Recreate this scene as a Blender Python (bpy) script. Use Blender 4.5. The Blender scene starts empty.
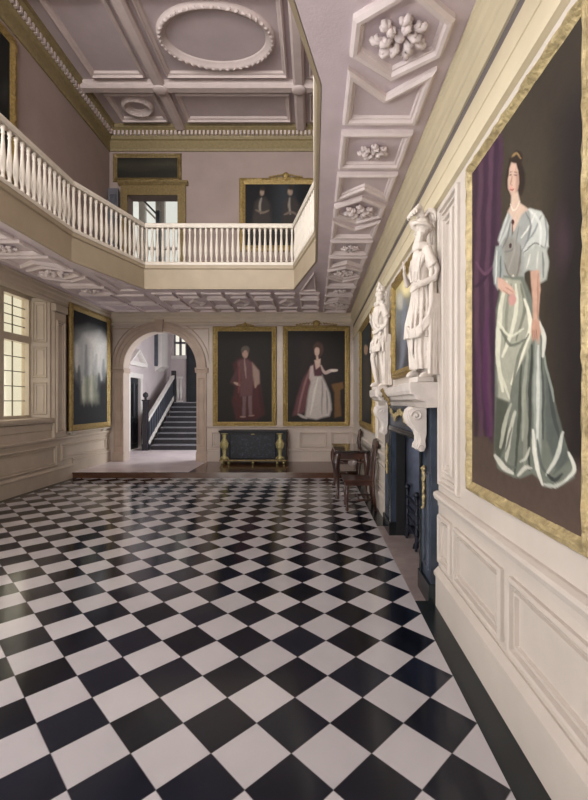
import bpy, bmesh, math, random
import numpy as np
from mathutils import Vector, Matrix
random.seed(7)
PI = math.pi
scene = bpy.context.scene
COL = scene.collection

# ------------------------------------------------------------------ measures (metres, camera at x=0 y=0)
EYE, FPX, VX, VY = 1.6, 425.0, 314.0, 402.0
XL, XR, YF, YB = -5.1, 0.985, -1.3, 10.6        # hall walls: left, right, front (behind the camera), back
HS = 3.82                                       # soffit under the gallery
HG = 4.27                                       # gallery floor
HT = 8.4                                        # upper ceiling
DAIS_Y, DAIS_H = 8.95, 0.12

# ------------------------------------------------------------------ materials
def lin(c):
    c = np.asarray(c, dtype=float) / 255.0
    return np.where(c <= 0.04045, c / 12.92, ((c + 0.055) / 1.055) ** 2.4)

def mat(name, rgb, rough=0.6, metal=0.0, var=0.10, scale=6.0, bump=0.0, bscale=30.0, spec=0.5, stretch=None, rgb2=None, coat=0.0):
    m = bpy.data.materials.new(name); m.use_nodes = True
    nt = m.node_tree; N = nt.nodes; L = nt.links
    b = N['Principled BSDF']
    b.inputs['Roughness'].default_value = rough
    b.inputs['Metallic'].default_value = metal
    b.inputs['Specular IOR Level'].default_value = spec
    b.inputs['Coat Weight'].default_value = coat
    c = lin(rgb)
    tc = N.new('ShaderNodeTexCoord')
    mp = N.new('ShaderNodeMapping'); L.new(tc.outputs['Object'], mp.inputs['Vector'])
    if stretch: mp.inputs['Scale'].default_value = stretch
    nz = N.new('ShaderNodeTexNoise'); nz.inputs['Scale'].default_value = scale
    nz.inputs['Detail'].default_value = 5; nz.inputs['Roughness'].default_value = 0.6
    L.new(mp.outputs[0], nz.inputs['Vector'])
    rp = N.new('ShaderNodeValToRGB')
    rp.color_ramp.elements[0].position = 0.3; rp.color_ramp.elements[1].position = 0.7
    lo = c * (1 - var) if rgb2 is None else lin(rgb2)
    hi = np.minimum(c * (1 + var), 1) if rgb2 is None else c
    rp.color_ramp.elements[0].color = (*lo, 1); rp.color_ramp.elements[1].color = (*hi, 1)
    L.new(nz.outputs['Fac'], rp.inputs['Fac']); L.new(rp.outputs['Color'], b.inputs['Base Color'])
    if bump:
        n2 = N.new('ShaderNodeTexNoise'); n2.inputs['Scale'].default_value = bscale; n2.inputs['Detail'].default_value = 4
        L.new(mp.outputs[0], n2.inputs['Vector'])
        bp = N.new('ShaderNodeBump'); bp.inputs['Strength'].default_value = bump; bp.inputs['Distance'].default_value = 0.02
        L.new(n2.outputs['Fac'], bp.inputs['Height']); L.new(bp.outputs['Normal'], b.inputs['Normal'])
    return m

M = {}
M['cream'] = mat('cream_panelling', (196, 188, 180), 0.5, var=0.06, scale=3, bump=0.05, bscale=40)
M['taupe_shaded'] = mat('taupe_shaded_panelling', (186, 173, 157), 0.5, var=0.08, scale=3, bump=0.05, bscale=40)  # the hall's cream panelling, darkened for the unlit window side
M['rose_dimmed'] = mat('rose_dimmed_panelling', (178, 164, 154), 0.5, var=0.08, scale=3, bump=0.05, bscale=40)  # same cream panelling, dimmed in colour for the far wall
M['frieze'] = mat('cream_yellow_frieze', (202, 191, 164), 0.5, var=0.06, scale=3)
M['cornice_shade'] = mat('grey_cornice_shade', (104, 98, 98), 0.7, var=0.1)  # grey of the shade below the cornice
M['soffit'] = mat('mauve_plaster', (206, 192, 198), 0.75, var=0.07, scale=2.5, bump=0.08, bscale=60)
M['soffit_light'] = mat('pale_mauve_plaster', (216, 204, 204), 0.7, var=0.07, scale=4, bump=0.08, bscale=60)
M['upper_ceil'] = mat('grey_mauve_plaster', (186, 172, 174), 0.8, var=0.07, scale=2, bump=0.1, bscale=50)
M['upper_rib'] = mat('pale_rib_plaster', (196, 182, 178), 0.75, var=0.07, scale=4)
M['upper_wall'] = mat('mauve_wall_paint', (152, 136, 130), 0.8, var=0.08, scale=1.5, bump=0.1, bscale=60)
M['upper_cornice'] = mat('olive_gilt_cornice', (132, 118, 84), 0.6, var=0.18, scale=14, bump=0.3, bscale=25)
M['fascia'] = mat('cream_fascia_paint', (160, 146, 125), 0.55, var=0.06, scale=3)
M['white'] = mat('white_painted_wood', (206, 198, 186), 0.45, var=0.08, scale=8)
M['gilt'] = mat('gilt_frame', (146, 124, 74), 0.42, metal=0.4, var=0.3, scale=22, bump=0.6, bscale=45)
M['gilt_pale'] = mat('pale_gilt_frame', (172, 156, 116), 0.45, metal=0.25, var=0.3, scale=20, bump=0.7, bscale=38)
M['gilt_dark'] = mat('dull_gilt_frame', (124, 106, 68), 0.45, metal=0.4, var=0.3, scale=22, bump=0.6, bscale=45)
M['brass'] = mat('brass_mount', (150, 140, 96), 0.45, metal=0.4, var=0.2, scale=25, bump=0.3, bscale=50)
M['lacquer'] = mat('black_lacquer', (12, 13, 20), 0.35, var=0.3, scale=10, spec=0.2)
M['marble_blue'] = mat('navy_marble', (66, 76, 92), 0.3, var=0.3, scale=5, rgb2=(34, 42, 54))
M['marble_dark'] = mat('dark_green_marble', (32, 40, 44), 0.22, rgb2=(14, 18, 22), scale=3)
M['marble_white'] = mat('white_marble', (206, 199, 194), 0.42, var=0.10, scale=9, bump=0.1, bscale=40)
M['statue'] = mat('statue_plaster', (208, 200, 192), 0.55, var=0.07, scale=12, bump=0.15, bscale=40)
M['fire_blue'] = mat('blue_grey_firebrick', (96, 104, 128), 0.6, rgb2=(62, 70, 90), scale=3.5)
M['black'] = mat('soot_black', (18, 18, 22), 0.6, var=0.3)
M['iron'] = mat('wrought_iron', (34, 38, 50), 0.4, metal=0.5, var=0.2, scale=20)
M['hearth'] = mat('pink_grey_hearthstone', (160, 148, 145), 0.5, rgb2=(126, 114, 113), scale=4)
M['lilac_stone'] = mat('lilac_stone', (222, 212, 214), 0.32, rgb2=(196, 184, 188), scale=2)
M['wood_and_reflection'] = mat('polished_brown_wood', (90, 62, 46), 0.16, rgb2=(62, 40, 30), scale=3, stretch=(1, 8, 8))  # brown wood upstairs; on the dais it paints a dark reflection
M['dark_wood'] = mat('dark_mahogany', (74, 44, 34), 0.3, rgb2=(36, 20, 18), scale=5, stretch=(1, 1, 0.3), coat=0.3)
M['table_top'] = mat('dark_polished_top', (54, 48, 46), 0.14, rgb2=(30, 26, 28), scale=5, coat=0.5)
M['lilac_wall'] = mat('lilac_wall', (202, 191, 193), 0.7, var=0.06, scale=2)
M['stair_dark'] = mat('dark_stair_wood', (34, 32, 38), 0.4, var=0.3, scale=8)
M['stair_grey'] = mat('slate_grey_paint', (74, 78, 88), 0.5, var=0.2, scale=6)
M['pale_paint'] = mat('pale_grey_paint', (220, 216, 212), 0.5, var=0.05)
M['door_dark'] = mat('dark_door', (38, 40, 46), 0.4, var=0.25, scale=4)
M['door_grey'] = mat('blue_grey_door', (92, 92, 100), 0.5, var=0.15, scale=3)
M['arch'] = mat('taupe_arch_stone', (164, 145, 131), 0.55, var=0.1, scale=4)
M['tread'] = mat('grey_tread', (120, 120, 126), 0.5, var=0.2, scale=6)
M['lead'] = mat('lead_cames', (112, 104, 94), 0.6, var=0.15)
M['stone_white'] = mat('white_reveal', (236, 228, 216), 0.6, var=0.04)

def glass(name, tint, opacity=0.0):
    m = bpy.data.materials.new(name); m.use_nodes = True
    nt = m.node_tree; N = nt.nodes; L = nt.links
    N.remove(N['Principled BSDF'])
    tr = N.new('ShaderNodeBsdfTransparent'); tr.inputs['Color'].default_value = (*tint, 1)
    gl = N.new('ShaderNodeBsdfGlossy'); gl.inputs['Roughness'].default_value = 0.05
    mx = N.new('ShaderNodeMixShader'); mx.inputs[0].default_value = 0.06; L.new(tr.outputs[0], mx.inputs[1]); L.new(gl.outputs[0], mx.inputs[2])
    L.new(mx.outputs[0], N['Material Output'].inputs['Surface'])
    return m
M['pane'] = glass('old_window_glass', (0.96, 0.94, 0.86))
M['pane_clear'] = glass('clear_window_glass', (0.92, 0.95, 0.98))

def checker_mat():
    D, cx, cy = 0.366, 0.629, 2.118
    m = bpy.data.materials.new('black_white_marble_tiles'); m.use_nodes = True
    nt = m.node_tree; N = nt.nodes; L = nt.links
    b = N['Principled BSDF']
    g = N.new('ShaderNodeNewGeometry'); sx = N.new('ShaderNodeSeparateXYZ'); L.new(g.outputs['Position'], sx.inputs[0])
    def mth(op, a, bb):
        n = N.new('ShaderNodeMath'); n.operation = op
        for i, v in enumerate((a, bb)):
            if v is None: continue
            if isinstance(v, (int, float)): n.inputs[i].default_value = v
            else: L.new(v, n.inputs[i])
        return n.outputs[0]
    u = mth('DIVIDE', mth('SUBTRACT', sx.outputs[0], cx), D)
    v = mth('DIVIDE', mth('SUBTRACT', sx.outputs[1], cy), D)
    a = mth('ADD', mth('ADD', u, v), 0.5 + 200)
    c = mth('ADD', mth('SUBTRACT', u, v), 0.5 + 200)
    fa = mth('FLOOR', a, None); fc = mth('FLOOR', c, None)
    par = mth('MODULO', mth('ADD', fa, fc), 2.0)
    cv = N.new('ShaderNodeCombineXYZ'); L.new(fa, cv.inputs[0]); L.new(fc, cv.inputs[1])
    wn = N.new('ShaderNodeTexWhiteNoise'); wn.noise_dimensions = '3D'; L.new(cv.outputs[0], wn.inputs['Vector'])
    nz = N.new('ShaderNodeTexNoise'); nz.inputs['Scale'].default_value = 5; nz.inputs['Detail'].default_value = 6
    L.new(g.outputs['Position'], nz.inputs['Vector'])
    t = mth('ADD', mth('MULTIPLY', wn.outputs['Value'], 0.5), mth('MULTIPLY', nz.outputs['Fac'], 0.5))
    def ramp(c0, c1):
        r = N.new('ShaderNodeMix'); r.data_type = 'RGBA'; L.new(t, r.inputs['Factor'])
        r.inputs['A'].default_value = (*lin(c0), 1); r.inputs['B'].default_value = (*lin(c1), 1)
        return r.outputs['Result']
    blk = ramp((8, 10, 18), (24, 30, 46)); wht = ramp((172, 170, 175), (198, 196, 199))
    mx = N.new('ShaderNodeMix'); mx.data_type = 'RGBA'; L.new(par, mx.inputs['Factor']); L.new(blk, mx.inputs['A']); L.new(wht, mx.inputs['B'])
    # thin dark joints
    def edge(x):
        f = mth('FRACT', x, None); return mth('MINIMUM', f, mth('SUBTRACT', 1.0, f))
    e = mth('LESS_THAN', mth('MINIMUM', edge(a), edge(c)), 0.012)
    mj = N.new('ShaderNodeMix'); mj.data_type = 'RGBA'; L.new(mth('MULTIPLY', e, 0.6), mj.inputs['Factor'])
    L.new(mx.outputs['Result'], mj.inputs['A']); mj.inputs['B'].default_value = (*lin((40, 38, 42)), 1)
    L.new(mj.outputs['Result'], b.inputs['Base Color'])
    rr = N.new('ShaderNodeMapRange'); L.new(nz.outputs['Fac'], rr.inputs['Value'])
    rr.inputs['To Min'].default_value = 0.09; rr.inputs['To Max'].default_value = 0.19
    L.new(rr.outputs[0], b.inputs['Roughness'])
    return m
M['tiles'] = checker_mat()

def painted_mat(name):
    m = bpy.data.materials.new(name); m.use_nodes = True
    nt = m.node_tree; N = nt.nodes; L = nt.links
    b = N['Principled BSDF']; a = N.new('ShaderNodeAttribute'); a.attribute_name = 'paint'
    nz = N.new('ShaderNodeTexNoise'); nz.inputs['Scale'].default_value = 28; nz.inputs['Detail'].default_value = 3
    tc = N.new('ShaderNodeTexCoord'); L.new(tc.outputs['Object'], nz.inputs['Vector'])
    mr = N.new('ShaderNodeMapRange'); L.new(nz.outputs['Fac'], mr.inputs['Value']); mr.inputs['To Min'].default_value = 0.8; mr.inputs['To Max'].default_value = 1.2
    mu = N.new('ShaderNodeVectorMath'); mu.operation = 'SCALE'; L.new(a.outputs['Color'], mu.inputs[0]); L.new(mr.outputs[0], mu.inputs['Scale'])
    L.new(mu.outputs[0], b.inputs['Base Color']); b.inputs['Roughness'].default_value = 0.6; b.inputs['Specular IOR Level'].default_value = 0.25
    return m
M['paint'] = painted_mat('oil_paint')

# ------------------------------------------------------------------ mesh helpers
def BM(): return bmesh.new()

def obj(name, bm, m, parent=None, kind=None, label=None, smooth=False, world=True, angle=None, bevel=0.0):
    bmesh.ops.remove_doubles(bm, verts=bm.verts, dist=1e-5)
    bmesh.ops.recalc_face_normals(bm, faces=bm.faces)
    if parent is not None and world:
        base = parent.location.copy(); p = parent.parent
        while p is not None: base += p.location; p = p.parent
        bmesh.ops.translate(bm, verts=bm.verts, vec=-base)
    me = bpy.data.meshes.new(name); bm.to_mesh(me); bm.free()
    me.materials.append(M[m] if isinstance(m, str) else m)
    if smooth:
        for p in me.polygons: p.use_smooth = True
        if angle: me.set_sharp_from_angle(angle=math.radians(angle))
    o = bpy.data.objects.new(name, me); COL.objects.link(o)
    if parent is not None: o.parent = parent
    if kind: o['kind'] = kind
    if label: o['label'] = label
    if bevel:
        b = o.modifiers.new('bevel', 'BEVEL'); b.width = bevel; b.segments = 2; b.limit_method = 'ANGLE'
    return o

def struct(name, bm, m, parent=None, **k): return obj(name, bm, m, parent, kind='structure', **k)

def thing(name, label, cat, loc=(0, 0, 0), group=None, rotz=0):
    o = bpy.data.objects.new(name, None); COL.objects.link(o)
    o.location = loc; o.rotation_euler = (0, 0, rotz); o.empty_display_size = 0.1
    o['label'] = label; o['category'] = cat
    if group: o['group'] = group
    return o

def tag(o, label, cat, group=None):
    o['label'] = label; o['category'] = cat
    if group: o['group'] = group
    return o

def box(bm, x0, x1, y0, y1, z0, z1):
    v = [bm.verts.new((x, y, z)) for x in (x0, x1) for y in (y0, y1) for z in (z0, z1)]
    for f in ((0, 1, 3, 2), (4, 6, 7, 5), (0, 4, 5, 1), (2, 3, 7, 6), (0, 2, 6, 4), (1, 5, 7, 3)):
        bm.faces.new([v[i] for i in f])
    return v

def prism(bm, pts, fmap, w0, w1):
    """pts 2D polygon extruded from w0 to w1 through fmap(u,v,w)."""
    a = [bm.verts.new(fmap(u, v, w0)) for u, v in pts]; b = [bm.verts.new(fmap(u, v, w1)) for u, v in pts]
    n = len(pts)
    bm.faces.new(a); bm.faces.new(b[::-1])
    for i in range(n): bm.faces.new((a[i], a[(i + 1) % n], b[(i + 1) % n], b[i]))

def lathe(bm, prof, seg=12, origin=(0, 0, 0), mtx=None):
    rings = []
    for r, z in prof:
        ring = []
        for k in range(seg):
            p = Vector((r * math.cos(2 * PI * k / seg), r * math.sin(2 * PI * k / seg), z))
            if mtx: p = mtx @ p
            ring.append(bm.verts.new(p + Vector(origin)))
        rings.append(ring)
    for a, b in zip(rings, rings[1:]):
        for k in range(seg): bm.faces.new((a[k], a[(k + 1) % seg], b[(k + 1) % seg], b[k]))
    bm.faces.new(rings[0][::-1]); bm.faces.new(rings[-1])

def tube(bm, pts, radii, seg=8, flat=None):
    pts = [Vector(p) for p in pts]
    if isinstance(radii, (int, float)): radii = [radii] * len(pts)
    rings = []; up = Vector((0, 0, 1))
    t0 = (pts[1] - pts[0]).normalized()
    if abs(t0.dot(up)) > 0.9: up = Vector((0, 1, 0))
    n = (up - t0 * up.dot(t0)).normalized()
    for i, p in enumerate(pts):
        a = pts[max(i - 1, 0)]; b = pts[min(i + 1, len(pts) - 1)]
        t = (b - a).normalized(); n = (n - t * n.dot(t)).normalized(); s = t.cross(n)
        fx = flat if flat else 1.0
        rings.append([bm.verts.new(p + (n * math.cos(2 * PI * k / seg) + s * math.sin(2 * PI * k / seg) * fx) * radii[i]) for k in range(seg)])
    for a, b in zip(rings, rings[1:]):
        for k in range(seg): bm.faces.new((a[k], a[(k + 1) % seg], b[(k + 1) % seg], b[k]))
    bm.faces.new(rings[0][::-1]); bm.faces.new(rings[-1])

def ball(bm, c, r, seg=10, rings=7, rot=None):
    if isinstance(r, (int, float)): r = (r, r, r)
    mt = Matrix.Translation(c)
    if rot: mt = mt @ rot
    mt = mt @ Matrix.Diagonal((*r, 1))
    bmesh.ops.create_uvsphere(bm, u_segments=seg, v_segments=rings, radius=1, matrix=mt)

def mould(bm, pts, prof, fmap, seg=0.0, jit=0.0):
    """mitred moulding round a closed 2D polygon; prof = [(inset, height)]."""
    pts = [Vector(p) for p in pts]
    ar = sum(a.x * b.y - b.x * a.y for a, b in zip(pts, pts[1:] + pts[:1]))
    if ar < 0: pts = pts[::-1]
    n = len(pts); mit = []
    for i in range(n):
        d0 = (pts[i] - pts[i - 1]).normalized(); d1 = (pts[(i + 1) % n] - pts[i]).normalized()
        n0 = Vector((-d0.y, d0.x)); n1 = Vector((-d1.y, d1.x)); m = n0 + n1
        mit.append(m / max(m.dot(n0), 0.2))
    base = []
    for i in range(n):
        a, b = pts[i], pts[(i + 1) % n]; k = max(1, int((b - a).length / seg)) if seg else 1
        for j in range(k):
            t = j / k; base.append((a.lerp(b, t), mit[i].lerp(mit[(i + 1) % n], t)))
    rows = []
    for p, m in base:
        row = []
        for o, h in prof:
            q = p + m * o; hh = h * (1 + random.uniform(-jit, jit)) if h > 0 else h
            row.append(bm.verts.new(fmap(q.x, q.y, hh)))
        rows.append(row)
    for a, b in zip(rows, rows[1:] + rows[:1]):
        for k in range(len(prof) - 1): bm.faces.new((a[k], a[k + 1], b[k + 1], b[k]))

def run(bm, prof, fmap, u0, u1):
    """straight moulding: prof = [(w out from the wall, v up)] extruded along u."""
    a = [bm.verts.new(fmap(u0, v, w)) for w, v in prof]; b = [bm.verts.new(fmap(u1, v, w)) for w, v in prof]
    n = len(prof)
    for i in range(n): bm.faces.new((a[i], a[(i + 1) % n], b[(i + 1) % n], b[i]))
    bm.faces.new(a[::-1]); bm.faces.new(b)

RW = lambda u, v, w: (XR - w, u, v)      # right wall: u = depth, v = height
LW = lambda u, v, w: (XL + w, u, v)
BW = lambda u, v, w: (u, YB - w, v)      # back wall: u = x
FW = lambda u, v, w: (u, YF + w, v)
CE = lambda u, v, w: (u, v, HS - w)      # soffit, w = downwards
UC = lambda u, v, w: (u, v, HT - w)
def rect(u0, u1, v0, v1): return [(u0, v0), (u1, v0), (u1, v1), (u0, v1)]

def wall_cells(bm, u0, u1, v0, v1, holes, fmap, t):
    us = sorted({u0, u1, *[x for h in holes for x in h[:2]]}); vs = sorted({v0, v1, *[x for h in holes for x in h[2:]]})
    us = [u for u in us if u0 <= u <= u1]; vs = [v for v in vs if v0 <= v <= v1]
    for a, b in zip(us, us[1:]):
        for c, d in zip(vs, vs[1:]):
            mu, mv = (a + b) / 2, (c + d) / 2
            if any(h[0] < mu < h[1] and h[2] < mv < h[3] for h in holes): continue
            prism(bm, rect(a, b, c, d), fmap, -t, 0)

# ------------------------------------------------------------------ setting: floor
b = BM(); box(b, XL + .14, .812, YF, DAIS_Y, -.1, 0); struct('floor', b, 'tiles')
b = BM(); box(b, .812, XR + .02, YF, 3.42, -.1, .001); box(b, .812, XR + .02, 5.47, DAIS_Y, -.1, .001)
struct('trim_1', b, 'marble_dark')
b = BM(); box(b, XL - .02, XL + .14, YF, DAIS_Y, -.1, .001); struct('trim_2', b, 'marble_dark')
b = BM(); box(b, .812, 1.7, 3.42, 5.47, -.1, .002); struct('floor_hearth', b, 'hearth')
b = BM(); box(b, XL, -2.65, DAIS_Y, YB + .3, -.1, DAIS_H); struct('floor_reflection_bright', b, 'lilac_stone')  # landing floor cut in two to paint its reflections: bright archway side
b = BM(); box(b, -2.65, XR + .02, DAIS_Y, YB, -.1, DAIS_H); box(b, XL, XR, DAIS_Y - .025, DAIS_Y, 0.001, DAIS_H - .02)  # darker half paints the reflected chest and wall in brown; riser included
box(b, XL, XR, DAIS_Y - .04, DAIS_Y, DAIS_H - .035, DAIS_H + .001)
struct('floor_reflection_dark', b, 'wood_and_reflection')

# ------------------------------------------------------------------ walls
WIN = (3.3, 8.2, 1.28, 3.6)       # visible window bay in the left wall
WIN2 = (-0.9, 2.3, 1.28, 3.6)     # its twin nearer the camera, out of view
FIRE = (3.45, 5.45, 0, 1.36)
b = BM(); wall_cells(b, YF, YB, 0, HS, [WIN, WIN2], LW, .5); struct('wall_left', b, 'taupe_shaded')
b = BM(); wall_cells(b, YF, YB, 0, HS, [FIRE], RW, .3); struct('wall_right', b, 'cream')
AX, AR, ASP = -3.83, 0.91, 2.45   # archway centre, radius, springing height
b = BM()
prism(b, rect(XL - .3, AX - AR, 0, HS), BW, -.3, 0); prism(b, rect(AX + AR, XR + .3, 0, HS), BW, -.3, 0)
ns = 24
for i in range(ns):
    a0, a1 = PI - PI * i / ns, PI - PI * (i + 1) / ns
    p0 = (AX + AR * math.cos(a0), ASP + AR * math.sin(a0)); p1 = (AX + AR * math.cos(a1), ASP + AR * math.sin(a1))
    prism(b, [p0, p1, (p1[0], HS), (p0[0], HS)], BW, -.3, 0)
struct('wall_back', b, 'rose_dimmed')
FWIN = [(-4.6, -3.0, 1.0, 3.5), (-2.7, -1.1, 1.0, 3.5)]  # unseen windows behind the camera, added for frontal fill
FWUP = [(-4.6, -3.0, 5.0, 7.4), (-2.7, -1.1, 5.0, 7.4)]  # unseen upper pair, added to light the gallery
b = BM(); wall_cells(b, XL - .5, XR + .3, 0, HT, FWIN + FWUP, FW, .3); struct('wall_front', b, 'cream')
LUP = (0.2, 4.4, 5.2, 7.4)  # unseen upper window opening, added to light the gallery
b = BM(); wall_cells(b, YF, YB, HG, HT, [LUP], LW, .4); struct('wall_upper_left', b, 'upper_wall')
b = BM(); wall_cells(b, YF, YB, HG, HT, [], RW, .3); struct('wall_upper_right', b, 'upper_wall')
GD = (-4.64, -3.39, HG, 6.74)
b = BM(); wall_cells(b, XL - .3, XR + .3, HG, HT, [GD], BW, .3); struct('wall_upper_back', b, 'upper_wall')

# ------------------------------------------------------------------ ceiling slab with the gallery opening
IN = [(-3.85, 2.98), (-3.85, 6.72), (-3.35, 8.38), (-.38, 8.4), (.05, 6.72), (.05, 2.98), (-.38, 1.3), (-3.35, 1.3)]
A, B_, C_, D_, E_, F_, G_, H_ = IN
polys = [[A, B_, (XL, B_[1]), (XL, A[1])], [B_, C_, (C_[0], YB), (XL, YB), (XL, B_[1])], [C_, D_, (D_[0], YB), (C_[0], YB)],
         [D_, E_, (XR, E_[1]), (XR, YB), (D_[0], YB)], [E_, F_, (XR, F_[1]), (XR, E_[1])], [F_, G_, (G_[0], YF), (XR, YF), (XR, F_[1])],
         [G_, H_, (H_[0], YF), (G_[0], YF)], [H_, A, (XL, A[1]), (XL, YF), (H_[0], YF)]]
b = BM()
for p in polys: prism(b, p, CE, -(HG - HS) + .02, 0)
ceiling = struct('ceiling', b, 'soffit')
b = BM()
for p in polys: prism(b, p, lambda u, v, w: (u, v, HG - w), 0, .02)
struct('floor_gallery', b, 'wood_and_reflection')
# fascia round the opening, with a bead at top and bottom
b = BM()
FP = [(0, 0), (0, HG - HS - .0)]
mould(b, IN, [(-.005, .0), (.03, 0.0), (.03, .03), (.015, .04), (.015, HG - HS - .06), (.04, HG - HS - .045), (.04, HG - HS + .02), (-.06, HG - HS + .02), (-.06, HG - HS - .02)],
      lambda u, v, w: (u, v, HS + w))
struct('trim_3', b, 'fascia')

# soffit coffers
ROLL = [(0, 0), (.0, .03), (.018, .045), (.04, .042), (.05, .02), (.062, .02), (.07, 0)]
def coffer(pts, k=1.0, m='soffit_light'):
    b = BM(); mould(b, pts, [(o * k, h * k) for o, h in ROLL], CE)
    return struct('coffer_moulding', b, m, ceiling)
def rosette(x, y, rx, ry):
    """acanthus rosette: two whorls of curled lobed leaves round a boss"""
    b = BM(); rnd = random.Random(int(x * 100 + y * 1000)); dz = lambda h: HS - h
    ball(b, (x, y, HS - .01), (rx * .22, ry * .22, .045), 10, 6)
    for n, f0, f1, h in ((6, .25, .68, .05), (7, .5, 1.0, .035)):
        for k in range(n):
            a = 2 * PI * (k + rnd.uniform(-.12, .12)) / n + f1
            for da, w in ((-.26, .7), (0, 1), (.26, .7)):
                P = [(x + rx * f * math.cos(a + da * (f - f0) / (f1 - f0) + .35 * (f - f0)), y + ry * f * math.sin(a + da * (f - f0) / (f1 - f0) + .35 * (f - f0)), dz(hh)) for f, hh in ((f0, .012), ((f0 + f1) / 2, h), (f0 + (f1 - f0) * .85 * w, h * 1.1), (f0 + (f1 - f0) * w, h * .5))]
                tube(b, P, [rx * .07, rx * .125 * w, rx * .13 * w, rx * .10], 7)
    return struct('ceiling_rosette', b, 'soffit_light', ceiling, smooth=True)
def strip(x0, x1, yc, per, n0, n1):
    """hexagon and rectangle coffers alternating along the depth between x0 and x1"""
    xm, hw = (x0 + x1) / 2, (x1 - x0) / 2
    for k in range(n0, n1):
        y = yc + per * k
        if YF + .3 < y < YB - .45:
            coffer([(x0, y - .13), (xm, y - .34), (x1, y - .13), (x1, y + .13), (xm, y + .34), (x0, y + .13)], 1.1)
            rosette(xm, y, .17 * hw / .29, .15)
        for s in (-1, 1):
            ya, yb_ = y + s * .24, y + s * .80
            if YF + .2 < min(ya, yb_) and max(ya, yb_) < YB - .15:
                coffer([(x0, ya), (xm, ya + s * .25), (x1, ya), (x1, yb_), (x0, yb_)])
        yr = y + per / 2
        if YF + .5 < yr < YB - .35:
            coffer(rect(x0, x1, yr - .265, yr + .265)); rosette(xm, yr, .13 * hw / .29, .10)
strip(.225, .81, 2.56, 2.335, -1, 4)
strip(-4.82, -4.02, 2.56, 2.335, -1, 3)
# back strip: two rows of frames
for i in range(7):
    x = -3.3 + i * .5
    coffer(rect(x, x + .42, 8.62, 8.98), .8)
    coffer([(x + .02, 9.45), (x + .21, 9.12), (x + .40, 9.45), (x + .21, 9.78)], .9) if i % 2 else coffer(rect(x, x + .42, 9.12, 9.78), .9)
    coffer(rect(x, x + .42, 9.92, 10.35), .8)
for p in ([(.0, 7.25), (.06, 8.42), (-.27, 8.45)], [(-3.80, 7.25), (-3.46, 8.42), (-3.86, 8.42)]): coffer(p, .7)
for i in range(2):
    coffer(rect(-4.82, -4.2, 8.75 + i * .85, 9.45 + i * .85), .9); coffer(rect(-4.1, -3.5, 8.75 + i * .85, 9.45 + i * .85), .9)

# cornices -------------------------------------------------------------------
RM = rect(XL, XR, YF, YB)
b = BM()
mould(b, RM, [(.0, .30), (.015, .30), (.03, .275)], CE); mould(b, RM, [(.03, .275), (.05, .25), (.045, .235), (.045, .21), (.052, .19), (.055, .13), (.07, .10), (.07, .04), (.085, .03), (.085, 0)], CE)
struct('trim_4', b, 'taupe_shaded')
b = BM(); run(b, [(0, HS - .305), (.02, HS - .305), (.034, HS - .278), (.054, HS - .25), (.05, HS - .235), (.05, HS - .21), (.057, HS - .19), (.06, HS - .13), (.075, HS - .10), (.075, HS - .04), (.09, HS - .03), (.09, HS - .002), (0, HS - .002)], RW, YF, YB)
struct('trim_18', b, 'frieze')
b = BM(); run(b, [(0, HS - .44), (.006, HS - .44), (.006, HS - .30), (0, HS - .30)], RW, YF, YB); struct('trim_5', b, 'cornice_shade')  # flat dark strip paints the shadow under the cornice
b = BM()   # cream frieze with architrave on the right wall, plain frieze on the others
run(b, [(0, 3.20), (.012, 3.20), (.012, 3.45), (0, 3.45)], RW, YF, YB); run(b, [(0, 3.14), (.03, 3.15), (.03, 3.19), (.012, 3.205), (0, 3.205)], RW, YF, YB)
run(b, [(.012, 3.31), (.018, 3.312), (.018, 3.325), (.012, 3.328)], RW, YF, YB)
struct('trim_6', b, 'frieze')
# upper cornice with dentils
b = BM()
mould(b, RM, [(0, .56), (.03, .56), (.05, .50), (.03, .48), (.03, .30), (.07, .28), (.10, .22), (.10, .16), (.18, .10), (.22, .08), (.22, .03), (.24, 0)], UC)
upc = struct('trim_7', b, 'upper_cornice')
b = BM()
n = 58
for i in range(n):
    x = XL + .2 + (XR - XL - .4) * i / (n - 1); box(b, x - .026, x + .026, YB - .16, YB - .08, HT - .22, HT - .12)
n = 112
for i in range(n):
    y = YF + .2 + (YB - YF - .4) * i / (n - 1); box(b, XL + .08, XL + .16, y - .026, y + .026, HT - .22, HT - .12)
struct('dentil_course', b, 'upper_rib', upc)

# upper ceiling: flat field, ribs, oval wreath
b = BM(); box(b, XL - .3, XR + .3, YF - .3, YB + .3, HT, HT + .2); uce = struct('ceiling_upper', b, 'upper_ceil')
def rib(pts, closed=True):
    b = BM(); mould(b, pts, [(0, .0), (0, .06), (.03, .09), (.05, .05), (.09, .04), (.11, 0)], UC); struct('rib_moulding', b, 'upper_rib', uce)
b = BM()
for x in (-3.28, -.32):
    run(b, [(-.12, .0), (-.12, .10), (-.07, .15), (.07, .15), (.12, .10), (.12, .0)], lambda u, v, w, x=x: (x + w, u, HT - v), YF + .2, YB - .2)
for y in (1.2, 3.9, 6.75, 9.07):
    run(b, [(-.12, .0), (-.12, .10), (-.07, .15), (.07, .15), (.12, .10), (.12, .0)], lambda u, v, w, y=y: (u, y + w, HT - v), XL + .02, XR - .02)
struct('ceiling_rib', b, 'upper_rib', uce)
b = BM()
for x in (-3.28, -.32):
    for y in (1.2, 3.9, 6.75, 9.07): ball(b, (x, y, HT - .15), (.16, .16, .05), 12, 6)
struct('ceiling_boss', b, 'upper_rib', uce, smooth=True)
for (x0, x1) in ((-4.62, -3.5), (-3.06, -.54), (-.1, .75)):
    for (y0, y1) in ((1.45, 3.65), (4.15, 6.5), (7.0, 8.83), (9.3, 10.22)): rib(rect(x0, x1, y0, y1))
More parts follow.
